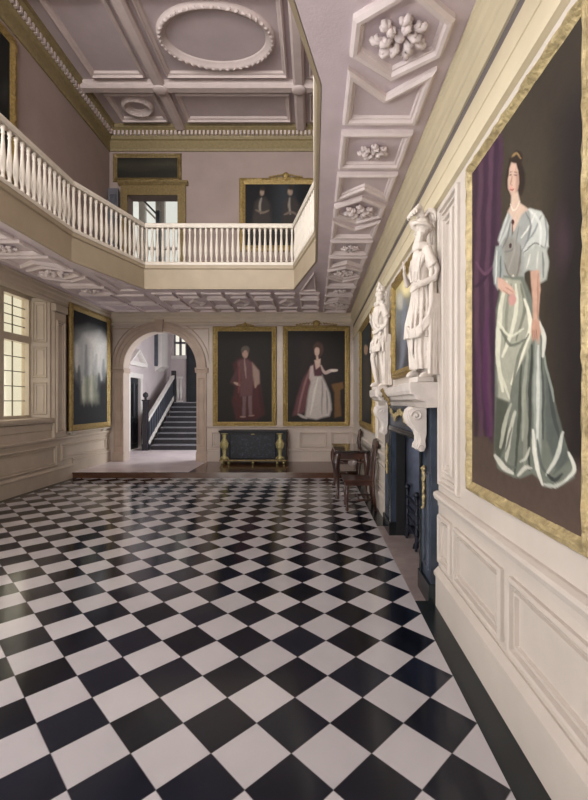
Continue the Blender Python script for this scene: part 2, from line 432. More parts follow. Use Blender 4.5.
def wreath(cx, cy, rx, ry):
    b = BM(); n = 46
    ring = [(cx + rx * math.cos(2 * PI * i / 40), cy + ry * math.sin(2 * PI * i / 40)) for i in range(40)]
    mould(b, ring, [(-.06, 0), (-.05, .05), (.0, .09), (.05, .07), (.07, .03), (.10, .03), (.12, 0)], UC)
    rnd = random.Random(3)
    for i in range(n):
        a = 2 * PI * i / n
        ball(b, (cx + rx * 1.0 * math.cos(a), cy + ry * 1.0 * math.sin(a), HT - .07), (.055 * rnd.uniform(.7, 1.2), .03, .03), 7, 5, Matrix.Rotation(a + PI / 2 + rnd.uniform(-.7, .7), 4, 'Z'))
    struct('ceiling_wreath', b, 'upper_rib', uce, smooth=True)
wreath(-1.82, 7.92, 1.04, .68); wreath(-1.8, 2.55, 1.0, .7); wreath(-4.05, 9.75, .3, .25)

# ------------------------------------------------------------------ panelling: rails, raised panels, skirtings
PAN = [(0, 0), (.0, .02), (.012, .034), (.026, .028), (.032, .006), (.05, .004), (.054, .02), (.066, .02), (.07, 0)]
RAIL = [(0, .785), (.012, .79), (.015, .83), (.04, .845), (.05, .875), (.045, .895), (.02, .905), (0, .905)]
SKIRT = [(0, 0), (.03, 0), (.03, .24), (.045, .25), (.045, .275), (.03, .29), (.012, .31), (0, .31)]
def shift(prof, dz): return [(w, v + dz) for w, v in prof]
b = BM()
for r0, r1 in ((YF, 3.34), (5.56, YB)): run(b, RAIL, RW, r0, r1)
trr = struct('trim_8', b, 'cream')
b = BM()
for r0, r1 in ((YF, 3.34), (5.56, DAIS_Y)): run(b, SKIRT, RW, r0, r1)
struct('baseboard_right', b, 'cream')
b = BM()
for u0, u1 in ((3.02, 3.30), (2.20, 2.94), (1.25, 2.11), (.35, 1.16), (-.6, .26), (5.65, 6.6), (6.7, 7.7), (7.8, 8.85)):
    mould(b, rect(u0, u1, .36, .735), PAN, RW)
mould(b, rect(2.86, 3.29, .96, 3.08), PAN, RW); mould(b, rect(2.97, 3.18, 1.07, 2.97), PAN, RW)
mould(b, rect(5.65, 6.62, .98, 3.08), PAN, RW); mould(b, rect(.35, 1.3, .98, 3.08), PAN, RW)
struct('wall_panel', b, 'cream', trr)
b = BM(); run(b, RAIL, LW, YF, YB); 
trl = struct('trim_9', b, 'taupe_shaded')
b = BM(); run(b, SKIRT, LW, YF, DAIS_Y); run(b, shift(SKIRT, DAIS_H), LW, DAIS_Y, YB); struct('baseboard_left', b, 'taupe_shaded')
b = BM()
for u0, u1 in ((8.55, 10.4), (6.7, 8.4), (4.9, 6.55), (3.1, 4.75), (1.3, 2.95), (-.5, 1.15)): mould(b, rect(u0, u1, .42 if u0 > 8.5 else .34, .745), PAN, LW)
struct('wall_panel', b, 'taupe_shaded', trl)
# pilaster strip between the window and the painting on the left wall
b = BM(); prism(b, rect(8.26, 8.62, .905, 3.36), LW, 0, .06); mould(b, rect(8.30, 8.58, 1.0, 3.2), PAN, lambda u, v, w: (XL + .06 + w, u, v))
run(b, [(0, 3.36), (.10, 3.38), (.10, 3.5), (.06, 3.52), (0, 3.52)], LW, 8.24, 8.64)
struct('pilaster', b, 'taupe_shaded', trl)
b = BM()
for u0, u1 in ((AX + AR + .25, XR),): run(b, shift(RAIL, DAIS_H), BW, u0, u1); run(b, shift(SKIRT, DAIS_H), BW, u0, u1)
run(b, [(0, 3.5), (.02, 3.51), (.03, 3.55), (0, 3.56)], BW, XL, XR)
trb = struct('trim_10', b, 'rose_dimmed')
b = BM()
for u0, u1, v0, v1 in ((-2.55, -2.28, .47, .85), (-2.15, -.7, .47, .85), (-.35, .32, .47, .85), (.42, .92, .47, .85)): mould(b, rect(u0, u1, v0, v1), PAN, BW)
struct('wall_panel', b, 'rose_dimmed', trb)

# archway surround: piers, imposts, archivolt, keystone
b = BM()
for s in (-1, 1):
    x0, x1 = sorted((AX + s * AR, AX + s * (AR + .24)))
    prism(b, rect(x0, x1, DAIS_H, ASP - .1), BW, 0, .045)
    xa, xb = sorted((AX + s * (AR - .03), AX + s * (AR + .29)))
    run(b, [(-.3, ASP - .12), (.06, ASP - .12), (.075, ASP - .06), (.10, ASP - .04), (.10, ASP), (-.3, ASP)], BW, xa, xb)
    xa, xb = sorted((AX + s * (AR - .012), AX + s * (AR + .26)))
    run(b, [(0, DAIS_H), (.065, DAIS_H), (.065, DAIS_H + .2), (.05, DAIS_H + .23), (0, DAIS_H + .23)], BW, xa, xb)
    mould(b, rect(min(AX + s * (AR + .04), AX + s * (AR + .2)), max(AX + s * (AR + .04), AX + s * (AR + .2)), .5, 2.2), [(0, 0), (.01, .012), (.03, 0)], lambda u, v, w: (u, YB - .045 - w, v))
n = 28
prof = [(.0, 0), (.0, .045), (.10, .045), (.11, .06), (.19, .06), (.20, .08), (.24, .08), (.24, 0)]
rows = []
for i in range(n + 1):
    a = PI * i / n
    rows.append([b.verts.new((AX + (AR + o) * math.cos(a), YB - h, ASP + (AR + o) * math.sin(a))) for o, h in prof])
for r0, r1 in zip(rows, rows[1:]):
    for k in range(len(prof) - 1): b.faces.new((r0[k], r0[k + 1], r1[k + 1], r1[k]))
prism(b, [(AX - .07, ASP + AR - .03), (AX + .07, ASP + AR - .03), (AX + .11, ASP + AR + .28), (AX - .11, ASP + AR + .28)], BW, 0, .11)
for s in (-1, 1):   # spandrel panels
    pts = []
    for i in range(9):
        a = PI / 2 - s * (.22 + (PI / 2 - .30) * i / 8); pts.append((AX + (AR + .31) * math.cos(a), ASP + (AR + .31) * math.sin(a)))
    pts.append((AX + s * (AR + .31), ASP + .95)); pts.append((AX + s * .28, ASP + AR + .44)) if False else None
    pts = [p for p in pts if p]
    pts[-1] = (pts[-2][0], 3.44); pts.append((pts[0][0], 3.44))
    try: mould(b, pts, [(0, 0), (.01, .012), (.03, 0)], BW)
    except Exception: pass
struct('trim_11', b, 'arch')

# ------------------------------------------------------------------ left window bay: mullions, leaded panes, sill, shutter
WX = XL - .36
b = BM()
prism(b, rect(WIN[0], WIN[1], WIN[2], WIN[3]), lambda u, v, w: (WX - .15 + w, u, v), 0, .001) if False else None
FRW = lambda u, v, w: (WX + w, u, v)
lights = []
u0, u1 = WIN[0] + .06, WIN[1] - .05
mw = .13; nl = 6; lw_ = (u1 - u0 - mw * (nl + 1)) / nl
TRZ = 2.70
for k in range(nl + 1): prism(b, rect(u0 + k * (lw_ + mw), u0 + k * (lw_ + mw) + mw, WIN[2], WIN[3]), FRW, -.06, .08)
prism(b, rect(u0, u1, TRZ, TRZ + .13), FRW, -.06, .09); prism(b, rect(u0, u1, WIN[2], WIN[2] + .07), FRW, -.06, .09); prism(b, rect(u0, u1, WIN[3] - .08, WIN[3]), FRW, -.06, .09)
win = struct('window_1', b, 'taupe_shaded')
for k in range(nl):
    a = u0 + mw + k * (lw_ + mw)
    for v0, v1, nr in ((WIN[2] + .07, TRZ, 5), (TRZ + .13, WIN[3] - .08, 4)):
        b = BM(); prism(b, rect(a, a + lw_, v0, v1), FRW, -.012, -.006); pn = struct('window_pane', b, 'pane', win)
        b = BM()
        for j in range(1, nr): prism(b, rect(a, a + lw_, v0 + (v1 - v0) * j / nr - .007, v0 + (v1 - v0) * j / nr + .007), FRW, -.014, .006)
        for j in (1,): prism(b, rect(a + lw_ * .5 - .006, a + lw_ * .5 + .006, v0, v1), FRW, -.014, .006)
        struct('glazing_bar', b, 'lead', win)
b = BM(); run(b, [(-.40, 1.20), (.05, 1.20), (.07, 1.24), (.07, 1.28), (.05, 1.295), (-.40, 1.295)], LW, WIN[0] - .05, WIN[1] + .04)
run(b, [(0, 1.05), (.02, 1.06), (.03, 1.19), (0, 1.2)], LW, WIN[0] - .05, WIN[1] + .02)
struct('window_sill', b, 'taupe_shaded', win)
# splayed shutter folded into the far reveal, with four sunk panels
P0, P1 = Vector((XL - .30, WIN[1] - .13)), Vector((XL + .01, WIN[1] - .012))
dv = (P1 - P0); ln = dv.length; dv.normalize(); nv = Vector((dv.y, -dv.x))
SH = lambda u, v, w: (P0.x + dv.x * u + nv.x * w, P0.y + dv.y * u + nv.y * w, v)
b = BM(); prism(b, rect(0, ln, 1.30, 3.58), SH, -.03, 0)
for v0, v1 in ((1.36, 1.98), (2.06, 2.66), (2.74, 3.52)): mould(b, rect(.045, ln - .045, v0, v1), PAN, SH)
struct('window_shutter', b, 'taupe_shaded', win)
# front wall and upper left windows added for fill, near left window: plain sash frames out of view
def sash(name, holes, fm, m='white'):
    b = BM()
    for (p, q, r, s) in holes:
        for a in (0, .5, 1): 
            c = p + (q - p) * a; prism(b, rect(max(p, c - .04), min(q, c + .04), r, s), fm, -.2, -.12)
        for a in (0, .33, .66, 1):
            c = r + (s - r) * a; prism(b, rect(p, q, max(r, c - .04), min(s, c + .04)), fm, -.2, -.12)
    struct(name, b, m)
sash('window_2', [WIN2], LW); sash('added_window_3', FWIN, FW); sash('added_window_4', FWUP, FW); sash('added_window_5', [LUP], LW)

# ------------------------------------------------------------------ stair hall beyond the arch
SX0, SX1, SYE, SHH = -5.6, -1.6, 16.6, 5.6
Y1 = YB + .3
b = BM(); box(b, SX0, SX1, Y1, SYE, -.1, DAIS_H); struct('floor_stair_hall', b, 'lilac_stone')
b = BM(); wall_cells(b, Y1, SYE, 0, SHH, [(12.86, 13.62, 0, 2.35)], lambda u, v, w: (SX0 + w, u, v), .2); struct('wall_stair_left', b, 'lilac_wall')
b = BM(); wall_cells(b, Y1, SYE, 0, SHH, [(11.3, 12.9, 1.0, 3.4)], lambda u, v, w: (SX1 - w, u, v), .2); struct('wall_stair_right', b, 'lilac_wall')
EW = lambda u, v, w: (u, SYE - w, v)
b = BM(); wall_cells(b, SX0 - .2, SX1 + .2, 0, SHH, [(-5.5, -5.02, 3.4, 5.0)], EW, .2); struct('wall_stair_end', b, 'lilac_wall')
b = BM(); box(b, SX0 - .2, SX1 + .2, Y1, 13.0, HS + .1, HG - .02); box(b, SX0 - .2, SX1 + .2, 12.9, SYE + .2, SHH, SHH + .2); struct('ceiling_stair', b, 'lilac_wall')
sash('window_6', [(-5.5, -5.02, 3.4, 5.0)], EW, 'tread')
b = BM(); prism(b, rect(-5.54, -4.95, 3.28, 3.40), EW, 0, .14); struct('trim_12', b, 'pale_paint')
sash('window_7', [(11.3, 12.9, 1.0, 3.4)], lambda u, v, w: (SX1 - w, u, v))
# stairs: nine risers up and away
TR = .27; RI = (EYE - DAIS_H) / 9; STX0, STX1, STY = -5.02, -2.2, 13.1
st = thing('staircase', 'dark staircase rising away beyond the stone archway', 'staircase', ((STX0 + STX1) / 2, STY, DAIS_H))
for i in range(9):
    b = BM(); y = STY + TR * i; z = DAIS_H + RI * (i + 1)
    box(b, STX0, STX1, y, (STY + TR * 9 + .9) if i == 8 else y + TR + .001, DAIS_H, z - .035)
    s_ = obj('step', b, 'stair_dark', st)
    b = BM(); box(b, STX0, STX1, y - .03, (STY + TR * 9 + .9) if i == 8 else y + TR, z - .035, z)
    obj('tread', b, 'tread', s_, label='worn grey tread', bevel=.008)
STX0 -= .09
RB = lambda u, v, w: (STX0 - .04 + w, u, v)
sb = thing('stair_banister', 'grey stair banister with pale handrail and ball-topped dark newel post', 'banister', (STX0 - .04, STY - .1, DAIS_H))
def zline(y): return DAIS_H + RI * (y - STY) / TR
yA, yB2 = STY, STY + TR * 9
b = BM(); prism(b, [(yA, zline(yA) + .06), (yB2, zline(yB2) + .06), (yB2, zline(yB2) + .22), (yA, zline(yA) + .22)], RB, -.03, .03); obj('string_board', b, 'pale_paint', sb)
b = BM(); prism(b, [(yA, zline(yA) + .22), (yB2, zline(yB2) + .22), (yB2, zline(yB2) + .86), (yA, zline(yA) + .86)], RB, -.012, .012); obj('infill_panel', b, 'stair_grey', sb)
for i in range(12):
    y = yA + .14 + (yB2 - yA - .2) * i / 11; b = BM(); prism(b, [(y - .02, zline(y) + .2), (y + .02, zline(y) + .2), (y + .02, zline(y) + .88), (y - .02, zline(y) + .88)], RB, -.022, .022); obj('baluster', b, 'stair_dark', sb)
b = BM(); prism(b, [(yA, zline(yA) + .86), (yB2, zline(yB2) + .86), (yB2, zline(yB2) + .97), (yA, zline(yA) + .97)], RB, -.05, .05); obj('handrail', b, 'pale_paint', sb, label='pale sloping handrail')
for y, h in ((STY - .1, 1.5), ):
    b = BM(); box(b, STX0 - .11, STX0 + .03, y - .07, y + .07, DAIS_H, DAIS_H + h)
    box(b, STX0 - .13, STX0 + .05, y - .09, y + .09, DAIS_H + h, DAIS_H + h + .05); box(b, STX0 - .13, STX0 + .05, y - .09, y + .09, DAIS_H, DAIS_H + .2)
    nw = obj('newel_post', b, 'stair_dark', sb, bevel=.008)
    b = BM(); lathe(b, [(.03, 0), (.05, .03), (.03, .05), (.07, .09), (.085, .14), (.07, .19), (.03, .22), (.01, .24)], 12, (STX0 - .04, y, DAIS_H + h + .05)); obj('finial', b, 'stair_dark', nw, smooth=True)
b = BM(); box(b, STX0 - .11, STX0 + .03, yB2, yB2 + .14, DAIS_H, zline(yB2) + 1.15); obj('newel_post', b, 'stair_dark', sb, bevel=.008)
# pedimented doorway on the stair-hall left wall
SLW = lambda u, v, w: (SX0 + w, u, v)
b = BM(); prism(b, rect(12.86, 13.62, DAIS_H, 2.35), SLW, -.09, -.04); d1 = struct('door_1', b, 'door_dark')
b = BM()
for a in (12.93, 13.27):
    for v0, v1 in ((.3, 1.0), (1.1, 2.2)): mould(b, rect(a, a + .28, v0, v1), PAN, lambda u, v, w: (SX0 - .04 + w, u, v))
struct('door_panel', b, 'door_dark', d1)
b = BM()
for a, c in ((12.72, 12.86), (13.62, 13.78)): prism(b, rect(a, c, DAIS_H, 2.36), SLW, 0, .05)
prism(b, rect(12.70, 13.80, 2.35, 2.5), SLW, 0, .06); prism(b, rect(12.6, 13.9, 2.72, 2.80), SLW, 0, .16)
mould(b, [(12.6, 2.80), (13.9, 2.80), (13.25, 3.25)], [(0, 0), (0, .18), (.05, .18), (.07, .1), (.07, 0)], SLW)
struct('door_frame', b, 'pale_paint', d1)
# panelled corbel shaft on the lilac wall
cs = thing('wall_shaft', 'tall white boxed shaft with bracket foot on lilac stair wall', 'wall shaft', (SX0, 15.3, 2.8))
b = BM(); prism(b, rect(15.0, 15.62, 2.92, SHH), SLW, 0, .22); obj('shaft', b, 'pale_paint', cs)
b = BM(); prism(b, rect(14.9, 15.0, 2.86, SHH), SLW, 0, .10); obj('edge_board', b, 'stair_grey', cs)
b = BM(); run(b, [(0, 2.70), (.06, 2.72), (.12, 2.80), (.24, 2.86), (.26, 2.92), (0, 2.92)], SLW, 14.98, 15.66); obj('bracket', b, 'pale_paint', cs)
b = BM(); run(b, shift(RAIL, .2), SLW, 13.8, SYE); run(b, shift(SKIRT, DAIS_H), SLW, 13.8, SYE); struct('trim_13', b, 'pale_paint')
# upper-landing baluster panel at stair head
ub = thing('landing_balustrade', 'pale balustrade at the head of the dark stairs', 'balustrade', (-5.25, 16.18, EYE))
b = BM(); box(b, -5.5, -5.0, 16.15, 16.22, EYE + .9, EYE + .97); obj('handrail', b, 'pale_paint', ub)
b = BM(); box(b, -5.5, -5.0, 16.15, 16.22, EYE, EYE + .06); obj('bottom_rail', b, 'pale_paint', ub)
for i in range(4):
    b = BM(); lathe(b, [(.02, 0), (.035, .1), (.06, .35), (.03, .55), (.025, .84)], 8, (-5.43 + i * .12, 16.185, EYE + .06)); obj('baluster', b, 'pale_paint', ub, smooth=True)

b = BM(); prism(b, rect(-4.9, -3.7, EYE, 4.3), EW, 0, .05); prism(b, rect(-4.96, -4.9, EYE, 4.36), EW, 0, .09); struct('door_3', b, 'door_dark')
# upper lobby seen through the gallery doorway
b = BM(); box(b, -6.3, -2.6, Y1, 12.9, HG - .02, HG); struct('floor_lobby', b, 'wood_and_reflection')
b = BM(); box(b, -6.4, -6.2, Y1, 12.9, HG, 8.3); struct('wall_lobby_left', b, 'pale_paint')
b = BM(); box(b, -2.9, -2.7, Y1, 12.9, HG, 8.3); struct('wall_lobby_right', b, 'pale_paint')
LE = lambda u, v, w: (u, 12.7 - w, v)
LWN = [(-6.1, -5.2, 5.0, 8.1), (-5.08, -4.62, 5.0, 8.1), (-4.5, -3.1, 5.0, 8.1)]
b = BM(); wall_cells(b, -6.4, -2.7, HG, 8.3, LWN, LE, .2); struct('wall_lobby_end', b, 'pale_paint')
b = BM(); box(b, -6.4, -2.7, Y1, 12.9, 8.3, 8.4); struct('ceiling_lobby', b, 'pale_paint')
b = BM()
for (p, q, r, s) in LWN:
    for c in (p, (p + q) / 2 + .15, q): prism(b, rect(c - .03, c + .03, r, s), LE, -.1, .02)
    for c in (r, 6.2, s): prism(b, rect(p, q, c - .03, c + .03), LE, -.1, .02)
w8 = struct('window_8', b, 'pale_paint')
b = BM()
for (p, q, r, s) in LWN: prism(b, rect(p, q, r, s), LE, -.06, -.05)
struct('window_pane', b, 'pane_clear', w8)
# stair flight in front of the lobby window: sloping rail
lr = thing('lobby_stair_rail', 'slate sloping stair rail behind the gallery doorway', 'stair rail', (-4.7, 12.0, HG))
b = BM(); prism(b, [(-5.15, 7.62), (-4.5, 6.95), (-4.5, 7.02), (-5.15, 7.69)], lambda u, v, w: (u, 12.3 + w, v), -.04, .04); obj('rail', b, 'stair_grey', lr)
b = BM(); prism(b, [(-5.15, 7.45), (-4.5, 6.78), (-4.5, 6.85), (-5.15, 7.52)], lambda u, v, w: (u, 12.3 + w, v), -.03, .03); obj('rail', b, 'pale_paint', lr)
b = BM(); box(b, -4.55, -4.45, 12.24, 12.36, HG, 7.12); obj('post', b, 'stair_grey', lr)

# gallery doorway: gilt architrave, open leaf
b = BM()
for x0, x1 in ((GD[0] - .16, GD[0]), (GD[1], GD[1] + .20)): prism(b, rect(x0, x1, HG, GD[3] + .02), BW, 0, .05)
prism(b, rect(GD[0] - .16, GD[1] + .2, GD[3], GD[3] + .24), BW, 0, .055); run(b, [(0, GD[3] + .24), (.06, GD[3] + .24), (.11, GD[3] + .3), (.11, GD[3] + .34), (0, GD[3] + .34)], BW, GD[0] - .22, GD[1] + .26)
struct('trim_14', b, 'gilt_dark')
b = BM(); prism(b, rect(-5.06, GD[0] - .17, HG, 6.85), lambda u, v, w: (u, YB - .12 + w, v), -.05, 0)
d2 = struct('door_2', b, 'door_grey')
b = BM()
for v0, v1 in ((4.4, 5.4), (5.5, 6.7)): mould(b, rect(-5.02, GD[0] - .21, v0, v1), PAN, lambda u, v, w: (u, YB - .17 - w, v))
struct('door_panel', b, 'door_grey', d2)
b = BM(); run(b, [(0, HG), (.03, HG), (.03, HG + .75), (.05, HG + .78), (.05, HG + .82), (0, HG + .84)], BW, GD[1] + .2, XR); struct('trim_15', b, 'wood_and_reflection')
b = BM(); run(b, [(0, HG), (.03, HG), (.03, HG + .75), (.05, HG + .78), (.05, HG + .82), (0, HG + .84)], LW, YF, YB - .2); struct('trim_16', b, 'upper_cornice')

# ------------------------------------------------------------------ gallery balustrade in straight sections
BALP = [(.026, 0), (.026, .05), (.018, .06), (.022, .09), (.034, .17), (.036, .24), (.030, .34), (.020, .48), (.017, .56), (.024, .58), (.018, .60), (.026, .625), (.026, .68)]
bal_me = None
def balustrade(p, q, label, n, ta=0, tb=0):
    global bal_me
    p, q = Vector((*p, HG)), Vector((*q, HG)); d = (q - p).normalized(); nn = Vector((-d.y, d.x, 0))
    t = thing('gallery_balustrade', label, 'balustrade', (p + q) / 2, 'balustrade sections around the gallery opening')
    mp = lambda u, v, w: tuple(p + d * u + nn * w + Vector((0, 0, v)))
    L_ = (q - p).length
    ta, tb = math.tan(math.radians(ta / 2)), math.tan(math.radians(tb / 2))
    mt = lambda c, z, w: mp(-c * ta if w == 0 else L_ + c * tb, z, c)
    b = BM(); prism(b, [(-.05, .02), (.05, .02), (.05, .06), (.035, .085), (-.035, .085), (-.05, .06)], lambda u, v, w: mt(u, v, w), 0, 1); obj('bottom_rail', b, 'white', t)
    b = BM(); prism(b, [(-.045, .755), (.045, .755), (.06, .79), (.055, .83), (.02, .85), (-.02, .85), (-.055, .83), (-.06, .79)], lambda u, v, w: mt(u, v, w), 0, 1); obj('handrail', b, 'white', t)
    for i in range(n):
        c = p + d * (L_ * (i + .5) / n)
        if bal_me is None:
            b = BM(); lathe(b, BALP, 10); o = obj('baluster', b, 'white', t, smooth=True, world=False); bal_me = o.data
        else:
            o = bpy.data.objects.new('baluster', bal_me); COL.objects.link(o); o.parent = t
        o.location = c + Vector((0, 0, .08)) - t.location
    return t
ins = .0
balustrade((-3.85, 2.98), (-3.85, 6.72), 'longest white baluster run along the left side of the gallery opening', 32, 0, 16.8)
balustrade((-3.85, 6.72), (-3.35, 8.38), 'white balustrade section angled across the far left corner of the opening', 15, 16.8, 72.9)
balustrade((-3.35, 8.38), (-.38, 8.4), 'white balustrade run along the far end, below the gallery portrait', 28, 72.9, 76)
balustrade((-.38, 8.4), (.05, 6.72), 'white balustrade section angled across the far right corner of the opening', 15, 76, 14.4)
balustrade((.05, 6.72), (.05, 2.98), 'white baluster run along the right side of the opening, seen edge-on', 32, 14.4, 0)

# ------------------------------------------------------------------ canvases
class Canvas:
    """a painted cloth: a fine grid in a wall plane whose vertices carry the paint colour"""
    def __init__(s, fm, u0, u1, v0, v1, nu, nv, w, wob=.8):
        s.fm, s.nu, s.nv = fm, nu, nv
        U, V = np.meshgrid(np.linspace(u0, u1, nu), np.linspace(v0, v1, nv)); s.U, s.V = U.ravel(), V.ravel()
        P = np.array([fm(u, v, w) for u, v in zip(s.U, s.V)]); s.P = P
        s.x = VX + P[:, 0] * FPX / P[:, 1]; s.y = VY - (P[:, 2] - EYE) * FPX / P[:, 1]
        s.C = np.zeros((len(s.U), 3))
        rg = np.random.default_rng(4)
        for ax in range(2):   # brush wobble
            for f in (.11, .27, .6):
                ph = rg.uniform(0, 6.28, 2); am = wob * (.5 / (f * 6))
                if ax == 0: s.x = s.x + am * np.sin(f * s.y + ph[0]) * np.cos(f * 1.3 * s.x + ph[1])
                else: s.y = s.y + am * np.sin(f * 1.2 * s.x + ph[0]) * np.cos(f * s.y + ph[1])
    def bg(s, c): s.C[:] = lin(c)
    def mix(s, a, c): a = np.clip(a, 0, 1)[:, None]; s.C = s.C * (1 - a) + lin(c) * a
    def poly(s, pts, c, soft=1.0, op=1.0):
        soft = soft * .6 if soft < 5 else soft
        pts = np.array(pts, float); n = len(pts); d = np.full(len(s.x), 1e9); ins = np.zeros(len(s.x), bool)
        for i in range(n):
            a, b = pts[i], pts[(i + 1) % n]; e = b - a; L2 = max((e * e).sum(), 1e-9)
            t = np.clip(((s.x - a[0]) * e[0] + (s.y - a[1]) * e[1]) / L2, 0, 1)
            d = np.minimum(d, np.hypot(s.x - a[0] - t * e[0], s.y - a[1] - t * e[1]))
            if a[1] != b[1]: ins ^= ((a[1] > s.y) != (b[1] > s.y)) & (s.x < e[0] * (s.y - a[1]) / e[1] + a[0])
        sd = np.where(ins, d, -d); s.mix((sd / soft * .5 + .5) * op if soft else ins * op, c)
    def ell(s, cx, cy, rx, ry, c, soft=.25, op=1.0):
        r = np.hypot((s.x - cx) / rx, (s.y - cy) / ry); s.mix((1 - r) / soft * op + .5 * op if soft else 0, c) if soft <= .3 else s.mix(np.clip(1 - r, 0, 1) / soft * op, c)
    def line(s, pts, w, c, soft=.8, op=1.0, taper=True):
        soft *= .7; P = np.array(pts, float)
        if len(P) > 2:      # Catmull-Rom
            Q = np.vstack([2 * P[0] - P[1], P, 2 * P[-1] - P[-2]]); out = []
            for k in range(1, len(Q) - 2):
                for tt in np.linspace(0, 1, 6)[: 6 if k == len(Q) - 3 else 5]:
                    a, b, cc, d = Q[k - 1:k + 3]
                    out.append(.5 * (2 * b + (cc - a) * tt + (2 * a - 5 * b + 4 * cc - d) * tt ** 2 + (3 * b - a - 3 * cc + d) * tt ** 3))
            P = np.array(out)
        best = np.full(len(s.x), -1e9); n = len(P) - 1
        for k, (a, b) in enumerate(zip(P, P[1:])):
            e = b - a; L2 = max((e * e).sum(), 1e-9); t = np.clip(((s.x - a[0]) * e[0] + (s.y - a[1]) * e[1]) / L2, 0, 1)
            g = (k + t) / n; ww = w * (np.sin(np.pi * (.12 + .76 * g)) ** .7 if taper else 1)
            best = np.maximum(best, ww / 2 - np.hypot(s.x - a[0] - t * e[0], s.y - a[1] - t * e[1]))
        s.mix(np.clip(best / soft + .5, 0, 1) * op, c)
    def build(s, name, parent, dim=1.0):
        s.C = s.C * dim
        me = bpy.data.meshes.new(name); off = np.array(parent.location)
        idx = np.arange(s.nu * s.nv).reshape(s.nv, s.nu)
        F = np.stack([idx[:-1, :-1], idx[:-1, 1:], idx[1:, 1:], idx[1:, :-1]], -1).reshape(-1, 4)
        me.from_pydata((s.P - off).tolist(), [], F.tolist())
        at = me.color_attributes.new('paint', 'FLOAT_COLOR', 'POINT')
        at.data.foreach_set('color', np.concatenate([s.C, np.ones((len(s.C), 1))], 1).astype(np.float32).ravel())
        me.materials.append(M['paint']); o = bpy.data.objects.new(name, me); COL.objects.link(o); o.parent = parent
        return o

GILT_P = [(0, 0), (0, .035), (.015, .055), (.03, .05), (.04, .062), (.06, .05), (.075, .028), (.09, .024), (.09, .01)]
def frame(fm, u0, u1, v0, v1, wd, name, label, cat, m='gilt', group=None, nu=60, nv=90, depth=1.0, w0=0.0, jit=.12):
    fm2 = (lambda u, v, w: fm(u, v, w + w0))
    t = thing(name, label, cat, fm2((u0 + u1) / 2, v0, 0), group)
    k = wd / .09
    b = BM(); mould(b, rect(u0, u1, v0, v1), [(o * k, h * depth) for o, h in GILT_P], fm2, seg=.05, jit=jit); obj('frame', b, m, t, smooth=True, angle=50)
    b = BM(); prism(b, rect(u0 + .01, u1 - .01, v0 + .01, v1 - .01), fm2, 0.001 - w0, .006); obj('backing_board', b, 'dark_wood', t)
    cv = Canvas(fm2, u0 + wd * .97, u1 - wd * .97, v0 + wd * .97, v1 - wd * .97, nu, nv, .016)
    return t, cv
def scroll_crest(t, fm, uc, v, w, h, m='gilt'):
    b = BM(); rnd = random.Random(int(abs(uc) * 100))
    ball(b, fm(uc, v + h * .45, .035), (w * .10, .03, h * .5) if fm is BW else (.03, w * .10, h * .5), 10, 6)
    for s in (-1, 1):
        for j in range(6):
            f = (j + .7) / 6
            pts = []; 
            for q in range(8):
                a = q / 7 * 4.2; r = h * .34 * (1 - f * .45) * (1 - q / 10)
                pts.append(fm(uc + s * (w * .5 * f) + s * r * math.cos(a), v + h * (.42 - .3 * f) + r * math.sin(a) + rnd.uniform(-.004, .004), .03 + .01 * rnd.random()))
            tube(b, pts, [h * .10 * (1 - .6 * q / 7) for q in range(8)], 6)
    run(b, [(.0, v - .01), (.045, v - .01), (.045, v + .02), (0, v + .03)], fm, uc - w / 2, uc + w / 2)
    obj('crest', b, m, t, smooth=True, label='pierced gilt scrollwork crest')

# --- large full-length portrait on the right wall
t, c = frame(RW, 1.468, 2.665, 1.05, 3.06, .062, 'framed_portrait', 'large pale-gilt framed portrait of a standing woman in silvery satin', 'painting', 'gilt_pale', nu=190, nv=300, depth=.7)
c.bg((60, 53, 44))
c.poly([(500, 60), (600, -60), (600, 260), (560, 330), (548, 200)], (52, 45, 38), 20); c.ell(535, 200, 45, 110, (74, 66, 52), 1.0, .7)
c.poly([(560, 120), (600, 60), (600, 520), (566, 520), (554, 330), (553, 230)], (34, 29, 30), 16); c.ell(562, 240, 13, 46, (70, 52, 62), .8, .6)
c.poly([(460, 418), (500, 440), (560, 458), (600, 470), (600, 640), (460, 560)], (80, 67, 60), 9); c.poly([(460, 470), (530, 500), (600, 530), (600, 640), (460, 560)], (92, 77, 69), 14, .7)
c.poly([(462, 175), (503, 118), (501, 200), (497, 300), (495, 400), (493, 444), (481, 426), (470, 404), (462, 330)], (68, 45, 62), 2)
for xx, cc, w_ in ((473, (50, 30, 50), 4), (478, (84, 58, 76), 3.5), (483, (58, 36, 58), 4), (488, (88, 60, 80), 3.5), (493, (52, 32, 54), 4), (498, (70, 46, 64), 3)):
    c.line([(xx + 4, 140), (xx + 1, 220), (xx - 1.5, 300), (xx + 1, 380), (xx + 3, 435)], w_, cc, 2, .8, False)
c.line([(472, 288), (482, 282), (494, 266)], 3.5, (46, 26, 48), 2, .8); c.line([(476, 262), (486, 274), (496, 262)], 3, (112, 76, 102), 2, .6); c.line([(488, 310), (485, 370), (489, 436)], 5, (84, 42, 82), 3, .7); c.line([(479, 330), (477, 370), (480, 410)], 3.5, (74, 40, 74), 2.5, .7)
